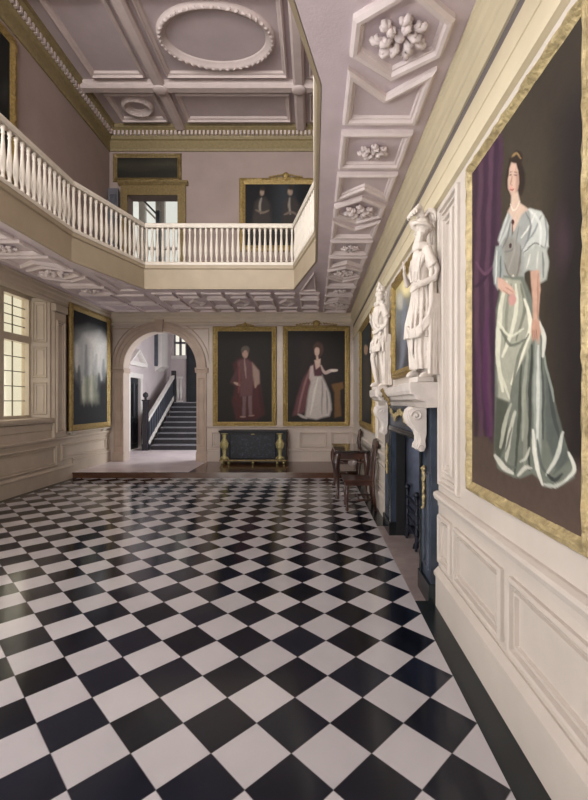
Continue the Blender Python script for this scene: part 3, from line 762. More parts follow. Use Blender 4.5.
# hair and head
c.ell(515.5, 178, 9.5, 20, (38, 30, 26), .25); c.ell(518, 157, 5.5, 7, (44, 32, 26), .3); c.line([(510, 160), (516, 153), (521, 158)], 2.2, (150, 124, 84), 1)
c.poly([(509, 168), (511, 162), (516, 163), (518.5, 170), (518.5, 184), (517, 193), (514, 198.5), (511, 195), (508.5, 188), (508, 177)], (206, 176, 158), 1.4)
c.poly([(516, 168), (518.5, 175), (518, 190), (515.5, 196)], (176, 138, 122), 1.5, .7); c.ell(511.5, 188, 1.6, 2.6, (216, 160, 148), .3, .7)
c.line([(509.5, 175.5), (511.5, 174.8)], 1.2, (54, 38, 34), .7); c.line([(514, 175), (516.8, 175.2)], 1.2, (54, 38, 34), .7); c.line([(509.3, 172.6), (511.6, 171.8)], .8, (84, 60, 50), .6); c.line([(513.8, 171.8), (517, 172.2)], .8, (84, 60, 50), .6)
c.line([(512.3, 176), (511.2, 184), (512.8, 185)], .9, (164, 122, 104), .6); c.line([(510.4, 189.6), (512.2, 190.2), (514.2, 189.4)], 1.4, (156, 70, 70), .6)
c.poly([(508, 165), (512, 160), (517, 161), (520, 172), (519, 190), (521.5, 196), (523, 180), (522, 164), (516, 155), (509, 158), (506.5, 172), (507.5, 186), (508.8, 176)], (46, 34, 28), 1, .9)
# neck, bosom
c.poly([(511.5, 196), (518, 192), (520, 203), (528, 208), (534, 214), (522, 226), (513, 232), (506, 220), (507, 212), (511, 205)], (208, 184, 166), 1.4)
c.line([(510.5, 204), (513, 210), (517, 207), (519.5, 201)], 1.0, (240, 228, 210), .7)
# bodice and shawl
c.poly([(508, 212), (512, 220), (512, 236), (516, 226), (522, 214), (530, 208), (541, 213), (547, 224), (549, 246), (543, 262), (536, 258), (527, 262), (524, 282), (510, 286), (500, 276), (502, 246), (498, 240), (503, 222)], (158, 162, 158), 1.6)
c.poly([(503, 238), (512, 236), (519, 244), (523, 268), (521, 278), (507, 278), (503, 266)], (142, 140, 132), 2.5, .65)
c.poly([(530, 208), (541, 212), (548, 226), (549, 246), (540, 246), (531, 250), (524, 256), (522, 248), (528, 240), (532, 226)], (198, 202, 196), 1.6)
c.line([(523, 254), (535, 243), (546, 248)], 1.6, (92, 92, 92), 1, .9); c.line([(519, 226), (514, 248), (505, 252)], 1.6, (108, 110, 112), 1, .7); c.line([(541, 216), (534, 232), (526, 242)], 2, (140, 146, 146), 1.5); c.line([(536, 213), (530, 226), (521, 238)], 1.6, (224, 224, 216), 1.2)
c.line([(511, 216), (506, 232), (500, 245)], 2.4, (188, 192, 188), 1.5); c.line([(512.5, 224), (512.5, 232)], 1, (90, 30, 34), .6); c.ell(512.6, 222, 1.6, 2.6, (74, 26, 32), .3); c.ell(510.8, 246, 1.3, 2.6, (62, 40, 44), .3); c.ell(512.8, 276, 1.3, 1.8, (226, 220, 204), .3)
for pts, w_, cc, op in (([(529, 209), (537, 218), (541, 232), (540, 246)], 2.6, (222, 224, 218), .8), ([(526, 212), (531, 224), (527, 240), (521, 252)], 2, (112, 116, 118), .8), ([(544, 218), (547, 232), (546, 246)], 2, (120, 126, 126), .8),
        ([(507, 214), (503, 228), (500, 240)], 2.2, (206, 210, 206), .8), ([(510, 222), (508, 236), (502, 250)], 1.6, (96, 100, 102), .7), ([(516, 232), (514, 252), (508, 270)], 2, (160, 156, 148), .7), ([(520, 246), (520, 262), (516, 278)], 2, (98, 94, 88), .7), ([(504, 262), (508, 274), (518, 280)], 1.6, (92, 88, 82), .7)):
    c.line(pts, w_, cc, 1.2, op)
# sleeves
c.poly([(496, 246), (502, 244), (504, 262), (503, 278), (498, 290), (494, 284), (493, 266)], (150, 158, 154), 1.6); c.line([(497, 250), (495.5, 284)], 1.4, (206, 210, 204), 1); c.line([(501, 256), (499, 286)], 1.6, (96, 102, 102), 1)
c.poly([(524, 254), (536, 244), (547, 248), (549, 262), (546, 280), (540, 284), (536, 272), (529, 270), (525, 272)], (176, 180, 172), 1.6); c.line([(530, 254), (527, 268)], 1.6, (214, 214, 204), 1); c.line([(543, 252), (543, 278)], 2, (118, 122, 120), 1.5); c.line([(538, 252), (537, 268)], 1.4, (206, 206, 198), 1)
# skirt
SK = [(503, 276), (524, 276), (532, 300), (540, 320), (543, 345), (550, 380), (560, 425), (573, 462), (574, 478), (562, 486), (544, 487), (538, 478), (532, 474), (520, 479), (514, 478), (498, 468), (494, 456), (495, 420), (495, 360), (496, 310)]
c.poly(SK, (112, 118, 108), 1.6)
c.poly([(503, 278), (521, 280), (530, 315), (536, 330), (528, 350), (516, 372), (509, 402), (498, 398), (496, 330)], (164, 166, 150), 1.6)
c.poly([(535, 330), (541, 340), (543, 400), (540, 470), (535, 470), (533, 400)], (150, 156, 148), 1.4); c.poly([(544, 350), (552, 392), (562, 430), (570, 460), (556, 470), (546, 440)], (88, 95, 90), 2.5)
c.poly([(496, 398), (508, 402), (508, 440), (498, 462), (494, 450)], (78, 82, 72), 2)
for pts, w_, cc, op in (
        ([(506, 282), (500, 315), (498, 352), (502, 392)], 5, (216, 216, 196), .9), ([(511, 284), (506, 320), (505, 350)], 3, (128, 132, 116), .8), ([(516, 284), (516, 312), (508, 342), (503, 356)], 4, (222, 221, 202), .85), ([(521, 284), (524, 312), (516, 340)], 3, (112, 116, 102), .85),
        ([(524, 300), (531, 326), (523, 350), (511, 384)], 4.5, (230, 229, 210), .9), ([(529, 334), (519, 356), (510, 398)], 3, (104, 110, 98), .9), ([(500, 330), (511, 345), (527, 338)], 3, (96, 102, 90), .85), ([(498, 322), (509, 336), (524, 328)], 2.4, (226, 226, 206), .8),
        ([(497, 362), (503, 382), (509, 398)], 3, (210, 210, 190), .8), ([(527, 352), (524, 400), (523, 440)], 4, (158, 162, 148), .85), ([(532, 345), (530, 400), (529, 470)], 3.4, (58, 62, 58), .95), ([(521, 366), (519, 420), (515, 474)], 3.4, (66, 70, 62), .9),
        ([(538, 346), (538, 400), (537, 450)], 3.2, (206, 210, 200), .9), ([(541.5, 350), (543, 400), (543, 440)], 2.6, (70, 76, 72), .9), ([(547, 370), (553, 410), (560, 440)], 4, (62, 68, 66), .8), ([(544, 352), (549, 380), (554, 402)], 2.4, (150, 158, 150), .8),
        ([(525, 400), (526, 440), (524, 468)], 4, (138, 142, 128), .8), ([(511, 404), (504, 428), (500, 448)], 4, (176, 178, 162), .9), ([(515, 412), (508, 442), (506, 462)], 4.5, (196, 197, 182), .85), ([(512, 428), (505, 452)], 2, (70, 74, 66), .8),
        ([(495, 456), (503, 466), (513, 474)], 5, (214, 214, 202), .8), ([(502, 458), (509, 466), (517, 468)], 3, (96, 100, 92), .85), ([(518, 476), (525, 468), (531, 468)], 4, (206, 206, 194), .8), ([(520, 462), (526, 458), (530, 448)], 3, (200, 202, 188), .8),
        ([(533, 430), (536, 462), (543, 485)], 4, (224, 224, 212), .85), ([(537, 440), (541, 464), (548, 474)], 3, (84, 90, 86), .9), ([(545, 484), (556, 486), (567, 480)], 4, (190, 194, 184), .9), ([(563, 432), (557, 456), (547, 474)], 4.5, (206, 209, 198), .9), ([(567, 446), (564, 462), (554, 474)], 3, (84, 90, 86), .85),
        ([(569, 452), (574, 470), (565, 481)], 4, (216, 218, 206), .9), ([(548, 474), (555, 480), (562, 474)], 4, (48, 52, 54), .9), ([(539, 322), (544, 340), (543, 356)], 4, (218, 219, 208), .9), ([(541, 336), (541, 352)], 2, (100, 104, 98), .8)):
    c.line(pts, w_, cc, 1.3, op)
# arms and hands
c.poly([(531, 271), (539, 270), (540.5, 290), (539, 310), (538, 322), (533, 322), (532, 300)], (196, 160, 140), 1.2); c.line([(538, 274), (537.5, 318)], 1.4, (158, 120, 104), 1, .8)
c.poly([(532, 320), (539, 320), (540.5, 332), (538, 345), (536, 338), (533, 342), (531.5, 332)], (190, 150, 130), 1)
for dx in (0, 1.7, 3.4): c.line([(533.2 + dx, 330), (533.6 + dx, 343 - dx)], .6, (140, 100, 86), .6)
c.poly([(497, 278), (503, 280), (513, 288), (516, 294), (511, 295), (503, 292), (498, 288)], (206, 170, 152), 1.1); c.line([(505, 287), (514, 293)], .7, (150, 108, 96), .6); c.line([(503, 290), (510, 295)], .7, (150, 108, 96), .6)
c.ell(512.5, 300, 3.6, 6, (196, 150, 142), .3, .9)
c.build('canvas', t, .88)

# --- far portrait on the right wall
t, c = frame(RW, 6.78, 8.75, 1.1, 3.12, .12, 'framed_portrait', 'gilt framed dark painting on the right wall beyond the mantel, behind the table', 'painting', 'gilt', nu=40, nv=60, jit=.1)
c.bg((34, 34, 34)); c.poly([(362, 330), (368, 325), (369, 420), (362, 420)], (52, 56, 58), 4); c.ell(366, 350, 2, 5, (150, 124, 104), .3); c.poly([(364, 358), (369, 356), (370, 410), (363, 415)], (64, 60, 56), 2)
c.build('canvas', t)

# --- overmantel landscape
t, c = frame(RW, 3.72, 5.15, 1.87, 3.03, .1, 'framed_landscape', 'gilt framed painting hanging over the mantel shelf between the two statues', 'painting', 'gilt', nu=60, nv=60, jit=.12)
c.bg((112, 116, 118)); c.poly([(380, 340), (440, 320), (440, 390), (380, 390)], (72, 72, 76), 10); c.poly([(380, 285), (440, 210), (440, 270), (380, 310)], (182, 168, 116), 12)
c.ell(406, 288, 7, 10, (226, 214, 168), .6); c.ell(400, 300, 5, 12, (178, 176, 166), .6); c.line([(404, 300), (404, 340), (400, 370)], 5, (120, 126, 140), 4, .8); c.ell(395, 350, 4, 20, (54, 54, 58), .7)
c.build('canvas', t)

# --- back wall pair
t, c = frame(BW, -2.52, -.93, .985, 3.48, .12, 'framed_portrait', 'gilt framed full-length portrait of a man in rose robes, nearer the archway', 'painting', 'gilt', 'full-length portraits on the back wall', nu=90, nv=140)
c.bg((34, 28, 25)); c.ell(250, 372, 22, 40, (52, 42, 36), 1.0, .8)
c.poly([(233, 364), (240, 359), (250, 359), (258, 368), (262, 392), (264, 414), (254, 420), (236, 420), (232, 400), (236, 380)], (84, 40, 40), 2.5)
c.poly([(238, 362), (246, 358), (252, 362), (254, 378), (252, 396), (240, 396), (238, 380)], (112, 76, 78), 2); c.poly([(252, 362), (259, 370), (260, 384), (255, 388), (253, 376)], (176, 148, 136), 1.6)
c.poly([(236, 370), (240, 366), (241, 380), (236, 386), (230, 382)], (92, 58, 58), 1.5); c.line([(234, 382), (239, 385)], 2.4, (196, 164, 148), 1); c.line([(256, 382), (256, 388)], 2.4, (186, 152, 136), 1)
c.poly([(242, 396), (246, 396), (246, 416), (243, 416)], (122, 96, 98), 1); c.poly([(248, 396), (252, 396), (252, 414), (249, 416)], (128, 100, 102), 1); c.line([(241, 417), (246, 417)], 1.6, (170, 140, 130), 1); c.line([(249, 416), (254, 415)], 1.6, (160, 130, 122), 1)
c.ell(245.5, 353, 3.2, 5.2, (192, 156, 138), .3); c.ell(245.5, 350, 4.2, 4.2, (104, 92, 84), .3, .8); c.ell(245.6, 354, 2.4, 3.6, (194, 158, 140), .3); c.line([(245, 359), (246, 378)], 1.6, (168, 136, 130), 1)
c.line([(240, 364), (238, 392)], 2, (140, 78, 76), 1.5, .8); c.line([(260, 388), (262, 414)], 3, (70, 28, 32), 2)
c.build('canvas', t, .62); scroll_crest(t, BW, -1.71, 3.475, .42, .12)
t, c = frame(BW, -.775, .89, .985, 3.49, .12, 'framed_portrait', 'gilt framed full-length portrait of a woman in white gown, nearer the right wall', 'painting', 'gilt', 'full-length portraits on the back wall', nu=90, nv=140)
c.bg((34, 28, 27)); c.ell(320, 372, 24, 44, (54, 44, 40), 1.0, .7); c.poly([(300, 340), (312, 336), (306, 400), (298, 410)], (46, 34, 34), 5)
c.poly([(311, 364), (318, 366), (310, 392), (304, 412), (293, 416), (296, 400), (304, 378)], (108, 66, 70), 2.2); c.line([(310, 368), (302, 396), (298, 412)], 2.2, (150, 112, 110), 1.5)
c.poly([(313, 375), (322, 375), (329, 392), (332, 410), (330, 417), (316, 419), (304, 417), (308, 398)], (206, 196, 190), 2); c.line([(318, 378), (314, 396), (310, 414)], 2, (236, 228, 220), 1.5); c.line([(322, 380), (322, 414)], 1.6, (158, 148, 148), 1.4); c.line([(326, 390), (328, 414)], 1.6, (148, 140, 140), 1.4)
c.poly([(313, 363), (321, 362), (322, 376), (314, 376)], (92, 54, 62), 1.2); c.poly([(314, 360), (321, 359), (320, 366), (316, 369)], (218, 188, 172), 1.1)
c.poly([(310, 366), (313, 365), (314, 376), (312, 384), (309, 378)], (206, 186, 182), 1.2); c.line([(321, 366), (325, 373), (331, 371), (337, 370)], 3, (206, 184, 176), 1.2); c.line([(331, 371), (337, 370.5)], 2.6, (232, 218, 206), 1)
c.ell(318.3, 350, 5.2, 8, (88, 62, 52), .3); c.ell(317, 351.5, 2.8, 4.4, (220, 188, 172), .3); c.line([(317, 355), (317.5, 361)], 2.4, (214, 182, 166), 1)
c.poly([(331, 384), (343, 382), (344, 388), (340, 390), (341, 416), (335, 418), (334, 392)], (120, 88, 52), 1.6); c.line([(298, 414), (306, 418)], 2.5, (190, 180, 176), 1.5)
c.build('canvas', t, .66); scroll_crest(t, BW, .06, 3.485, 1.0, .17)

# --- left wall waterfall picture
t, c = frame(LW, 8.74, 10.45, .99, 3.66, .13, 'framed_painting', 'gilt framed painting of pale mist on black, on the shaded left wall', 'painting', 'gilt', nu=70, nv=110, jit=.1, w0=.056)
c.bg((24, 25, 30)); c.poly([(72, 342), (78, 331), (88, 328), (99, 332), (107, 342), (107, 372), (100, 380), (92, 384), (82, 384), (74, 368)], (150, 154, 154), 7)
c.poly([(86, 336), (98, 334), (106, 344), (106, 366), (98, 372), (90, 362)], (226, 224, 220), 6); c.poly([(75, 346), (84, 340), (90, 350), (88, 372), (79, 366)], (196, 197, 194), 5)
for x, y0, y1, cc in ((77, 345, 372, (214, 214, 210)), (82, 342, 380, (170, 174, 174)), (86, 345, 384, (120, 126, 128)), (91, 350, 390, (214, 214, 208)), (96, 355, 388, (182, 184, 182)), (101, 355, 380, (206, 206, 202)), (104, 360, 384, (120, 124, 128)), (79, 366, 388, (64, 68, 72)), (99, 374, 396, (70, 74, 76))):
    c.line([(x, y0), (x - .5, (y0 + y1) / 2), (x + .5, y1)], 3.4, cc, 2.5, .75)
c.poly([(83, 378), (95, 376), (99, 404), (81, 404)], (158, 162, 144), 4, .9)
for x, cc in ((84, (200, 202, 184)), (88, (116, 122, 108)), (92, (206, 206, 190)), (96, (130, 136, 122))): c.line([(x, 376), (x - .4, 392), (x, 407)], 2.6, cc, 2, .7)
c.poly([(70, 402), (112, 400), (112, 425), (70, 425)], (28, 30, 34), 5, .8); c.poly([(100, 384), (108, 376), (108, 410), (101, 410)], (22, 22, 26), 4, .8); c.poly([(72, 380), (80, 386), (80, 410), (72, 410)], (34, 36, 40), 4, .8)
c.build('canvas', t)
# pale ledge under it
led = thing('picture_ledge', 'white moulded ledge under the misty painting on the left wall', 'ledge', (XL, 9.6, .91))
b = BM(); run(b, [(0, .945), (.02, .95), (.05, .965), (.085, .97), (.085, .985), (0, .985)], LW, 8.72, 10.5); obj('shelf', b, 'white', led)
for y in (8.95, 10.25):
    b = BM(); run(b, [(0, .906), (.03, .906), (.06, .935), (.06, .95), (0, .95)], LW, y - .07, y + .07); obj('bracket', b, 'white', led)

# --- gallery pictures
t, c = frame(BW, -1.86, .45, 5.35, 7.17, .15, 'framed_portrait', 'gilt framed dark double portrait hanging on the upper gallery wall', 'painting', 'gilt', nu=80, nv=70)
c.bg((20, 20, 24)); c.poly([(275, 180), (295, 180), (295, 235), (275, 235)], (46, 52, 58), 6, .8)
for x in (262, 291): 
    c.poly([(x - 7, 202), (x - 2, 197), (x + 3, 197), (x + 8, 204), (x + 11, 240), (x - 12, 240)], (58, 52, 50), 3); c.line([(x - 1, 198), (x - 2, 206), (x - 1, 214)], 2.2, (150, 142, 132), 1.2); c.ell(x - .5, 192, 2.8, 4.4, (156, 136, 120), .4); c.ell(x, 188, 3.6, 3, (42, 34, 28), .4, .8)
c.line([(256, 210), (263, 213), (269, 211)], 2.4, (124, 110, 98), 1.2); c.line([(284, 214), (291, 212), (297, 215)], 2.4, (118, 104, 94), 1.2)
c.build('canvas', t, .8); scroll_crest(t, BW, -.7, 7.165, .8, .16)
t, c = frame(LW, 5.3, 7.25, 5.3, 7.75, .15, 'framed_painting', 'gilt framed dark painting high on the upper left wall', 'painting', 'gilt', nu=40, nv=50)
c.bg((24, 26, 26)); c.ell(5, 90, 6, 16, (44, 46, 44), .8); c.build('canvas', t)
t, c = frame(BW, -5.0, -3.3, 7.08, 7.78, .10, 'overdoor_painting', 'long low gilt framed dark landscape above the gallery doorway', 'painting', 'gilt_dark', nu=60, nv=30)
c.bg((38, 36, 30)); c.poly([(110, 163), (185, 160), (185, 168), (110, 170)], (58, 56, 46), 4, .8); c.ell(140, 168, 20, 5, (50, 46, 36), .6); c.build('canvas', t)

def voxel(bm, name, size, m, parent, smooth_it=4, label=None):
    me = bpy.data.meshes.new(name); bmesh.ops.recalc_face_normals(bm, faces=bm.faces); bm.to_mesh(me); bm.free()
    o = bpy.data.objects.new(name, me); COL.objects.link(o)
    r = o.modifiers.new('remesh', 'REMESH'); r.mode = 'VOXEL'; r.voxel_size = size; r.use_smooth_shade = True
    s = o.modifiers.new('smooth', 'SMOOTH'); s.iterations = smooth_it; s.factor = .5
    bpy.context.view_layer.update()
    dg = bpy.context.evaluated_depsgraph_get(); nm = bpy.data.meshes.new_from_object(o.evaluated_get(dg))
    o.modifiers.clear(); o.data = nm; bpy.data.meshes.remove(me); nm.materials.clear(); nm.materials.append(M[m])
    for p in nm.polygons: p.use_smooth = True
    o.parent = parent
    if label: o['label'] = label
    return o

# ------------------------------------------------------------------ fireplace
FX = .925                                       # face of the navy marble surround
fp = thing('fireplace', 'navy marble fireplace with white shelf and scroll brackets on the right wall', 'fireplace', (XR - .1, 4.4, .002))
FA = lambda u, v, w: (FX - w, u, v)
for y0, y1, nm in ((3.36, 3.67, 'near'), (5.11, 5.53, 'far')):
    b = BM(); box(b, FX, XR, y0, y1, .002, 1.56); j = obj('jamb', b, 'marble_blue', fp)
    b = BM(); box(b, FX - .025, XR, y0 - .02, y1 + .02, .002, .16); obj('plinth', b, 'marble_dark', j)
    b = BM(); mould(b, rect(y0 + .06, y1 - .06, .24, 1.02), [(0, 0), (.01, .014), (.03, .014), (.04, 0)], FA); obj('panel_moulding', b, 'marble_blue', j)
b = BM(); box(b, FX, XR, 3.67, 5.11, 1.254, 1.56); obj('lintel', b, 'marble_blue', fp)
b = BM(); mould(b, [(3.64, -.2), (5.14, -.2), (5.14, 1.29), (3.64, 1.29)], [(-.03, .012), (0, .022), (.02, .02), (.035, .0)], FA); obj('slip_moulding', b, 'marble_dark', fp)
b = BM(); run(b, [(-.06, 1.56), (.03, 1.56), (.05, 1.60), (.11, 1.62), (.13, 1.655), (.15, 1.66), (.16, 1.69), (.16, 1.75), (-.06, 1.75)], FA, 3.30, 5.60)
for y0, y1 in ((3.27, 3.72), (5.12, 5.63)): run(b, [(-.06, 1.555), (.05, 1.555), (.07, 1.6), (.14, 1.62), (.155, 1.655), (.18, 1.66), (.19, 1.69), (.19, 1.754), (-.06, 1.754)], FA, y0, y1)
obj('mantel_shelf', b, 'marble_white', fp, bevel=.006)
# scroll brackets: S outline extruded
def scroll(y0, y1):
    b = BM(); n = 26; top = []; pts = []
    out = [(.02, 1.555), (.12, 1.555), (.152, 1.53), (.163, 1.485), (.150, 1.44), (.118, 1.405), (.085, 1.37), (.068, 1.32), (.068, 1.275), (.085, 1.25), (.088, 1.22), (.068, 1.20), (.04, 1.205), (.026, 1.235), (.03, 1.29), (.02, 1.34)]
    prism(b, out, lambda u, v, w: (FX - u, w, v), y0, y1)
    for w in (y0 - .004, y1 + .004):
        for (cu, cv, r0) in ((.098, 1.49, .048), (.058, 1.235, .026)):
            sp = []
            for q in range(20):
                a = q / 19 * 4.6 * PI / 2 * 1.2; r = r0 * (1 - q / 22); sp.append((FX - cu - r * math.cos(a), w, cv + r * math.sin(a)))
            tube(b, sp, r0 * .17, 6)
            ball(b, (FX - cu, w, cv), (r0 * .3, .012, r0 * .3), 8, 6)
    for k in range(3):
        yy = y0 + (y1 - y0) * (k + .5) / 3; tube(b, [(FX - u - .004, yy, v) for u, v in out[1:11]], .012, 6)
    return b
for y0, y1 in ((3.42, 3.60), (5.20, 5.40)): obj('scroll_bracket', scroll(y0, y1), 'marble_white', fp, smooth=True, angle=40, label='white carved scroll bracket')
# gilt garlands on the lintel and drops on the jambs
def garland(nm, m, label, pts, r, n, seed):
    b = BM(); tube(b, pts, r * .5, 6); rnd = random.Random(seed); P = [Vector(p) for p in pts]
    for i in range(n):
        f = i / (n - 1) * (len(P) - 1); k = min(int(f), len(P) - 2); p = P[k].lerp(P[k + 1], f - k)
        for q in range(3):
            ball(b, p + Vector((rnd.uniform(-.012, .004), rnd.uniform(-r, r), rnd.uniform(-r, r))), (r * .45, r * rnd.uniform(.4, .8), r * rnd.uniform(.4, .8)), 7, 5, Matrix.Rotation(rnd.uniform(0, 3), 4, 'X'))
    bmesh.ops.translate(b, verts=b.verts, vec=-fp.location); return voxel(b, nm, .006, m, fp, 1, label)
garland('garland', 'gilt_pale', 'gilt fruit garland', [(FX - .02, 5.02, 1.52), (FX - .02, 4.75, 1.42), (FX - .02, 4.45, 1.50)], .03, 14, 1)
garland('garland', 'gilt_pale', 'gilt fruit garland', [(FX - .02, 4.45, 1.50), (FX - .02, 4.1, 1.40), (FX - .02, 3.8, 1.52)], .03, 16, 2)
garland('garland', 'gilt_pale', 'gilt leaf drop', [(FX - .015, 3.52, 1.06), (FX - .015, 3.52, .74)], .026, 12, 3)
garland('garland', 'gilt_pale', 'gilt leaf drop', [(FX - .015, 5.3, 1.06), (FX - .015, 5.3, .74)], .03, 12, 4)
garland('swag', 'gilt_dark', 'dark gilt leaf swag on the shelf edge', [(FX - .165, 4.75, 1.73), (FX - .17, 4.55, 1.66), (FX - .14, 4.42, 1.60)], .03, 9, 6)
# firebox
b = BM()
box(b, XR, 1.09, 5.09, 5.16, .002, 1.3); box(b, XR, 1.09, 3.62, 3.68, .002, 1.3); box(b, XR + .3, 1.62, 3.4, 5.5, 1.3, 1.36)
struct('trim_17', b, 'black')
b = BM(); prism(b, [(1.06, 5.2), (1.08, 5.34), (1.6, 5.2), (1.6, 5.02)], lambda u, v, w: (u, v, w), .002, 1.34); prism(b, [(1.06, 3.6), (1.6, 3.7), (1.6, 3.5), (1.06, 3.46)], lambda u, v, w: (u, v, w), .002, 1.34)
box(b, 1.56, 1.66, 3.5, 5.3, .002, 1.34); struct('wall_firebox', b, 'fire_blue')
# iron grate
gr = thing('fire_grate', 'black iron fire basket with ball finials standing on the hearth', 'fire grate', (1.12, 4.55, .002))
for i, y in enumerate((5.0, 4.55, 4.1)):
    b = BM(); lathe(b, [(.022, 0), (.022, .54)], 8, (1.1, y, .03))
    for s in (-1, 1): tube(b, [(1.1 + .012, y, .12), (1.085, y + s * .03, .06), (1.08, y + s * .055, .016)], [.018, .018, .014], 6)
    p = obj('post', b, 'iron', gr)
    b = BM(); ball(b, (1.1, y, .60), .036, 12, 8); lathe(b, [(.03, 0), (.02, .02)], 10, (1.1, y, .56)); obj('finial', b, 'iron', p, smooth=True)
for z in (.16, .27, .38, .49):
    b = BM(); box(b, 1.09, 1.112, 4.08, 5.02, z - .014, z + .014); obj('bar', b, 'iron', gr)
b = BM(); box(b, 1.11, 1.42, 4.12, 4.98, .12, .145)
for k in range(7): box(b, 1.11, 1.42, 4.16 + k * .13, 4.18 + k * .13, .145, .165)
obj('grate_floor', b, 'iron', gr)
b = BM(); box(b, 1.42, 1.45, 4.1, 5.0, .002, .75); obj('fireback', b, 'iron', gr)

# ------------------------------------------------------------------ statues
def scaled(bm, k): bmesh.ops.scale(bm, vec=(k * .77, k * .64, k), verts=bm.verts); return bm

def statue_head(b, z, beard, rnd):
    """head facing -Y, centre at height z"""
    ball(b, (0, .005, z), (.088, .108, .128), 14, 10); ball(b, (0, -.035, z - .075), (.06, .066, .062), 12, 8)
    tube(b, [(0, -.098, z + .035), (0, -.138, z - .022), (0, -.105, z - .036)], [.013, .024, .018], 8)
    for s in (-1, 1):
        ball(b, (s * .036, -.098, z + .034), (.034, .022, .012), 8, 6); ball(b, (s * .05, -.074, z - .03), (.026, .026, .026), 8, 6); ball(b, (s * .09, .01, z), (.014, .03, .04), 8, 6)
    ball(b, (0, -.105, z - .064), (.03, .018, .009), 8, 6); ball(b, (0, -.102, z - .082), (.026, .016, .010), 8, 6); ball(b, (0, -.09, z - .115), (.03, .028, .026), 8, 6)
    if beard:
        for k in range(11):
            x = (k - 5) * .013; y = -.085 - .03 * (1 - abs(k - 5) / 5)
            tube(b, [(x, y, z - .085), (x * 1.2 + rnd.uniform(-.01, .01), y - .03, z - .15), (x * .9 + rnd.uniform(-.012, .012), y - .012, z - .23)], [.02, .027, .012], 6)
        for s in (-1, 1):
            for q in range(3): tube(b, [(s * .085, -.02 - q * .02, z - .02), (s * .085, -.045 - q * .02, z - .10), (s * .06, -.06 - q * .02, z - .17)], [.018, .026, .014], 6)
            tube(b, [(s * .008, -.118, z - .05), (s * .04, -.105, z - .062), (s * .055, -.09, z - .10)], [.012, .013, .008], 6)
def hand(b, wrist, dirv, side, curl=.5, r=.011):
    """palm, four fingers of unequal length and a thumb leaving the side of the palm"""
    w = Vector(wrist); d = Vector(dirv).normalized(); s = Vector(side).normalized(); n = d.cross(s)
    tube(b, [w, w + d * .05, w + d * .10], [.028, .038, .04], 8, .7)
    for k, ln in enumerate((.075, .088, .082, .062)):
        o = w + d * .095 + s * (.032 - k * .021)
        tube(b, [o, o + d * ln * .45 + n * ln * .10 * curl, o + d * ln * .8 + n * ln * .42 * curl, o + d * ln * .9 + n * ln * .75 * curl], [r, r, r * .9, r * .7], 6)
    o = w + d * .03 + s * .03
    tube(b, [o, o + d * .03 + s * .032, o + d * .062 + s * .036 + n * .02 * curl], [.013, .012, .009], 6)

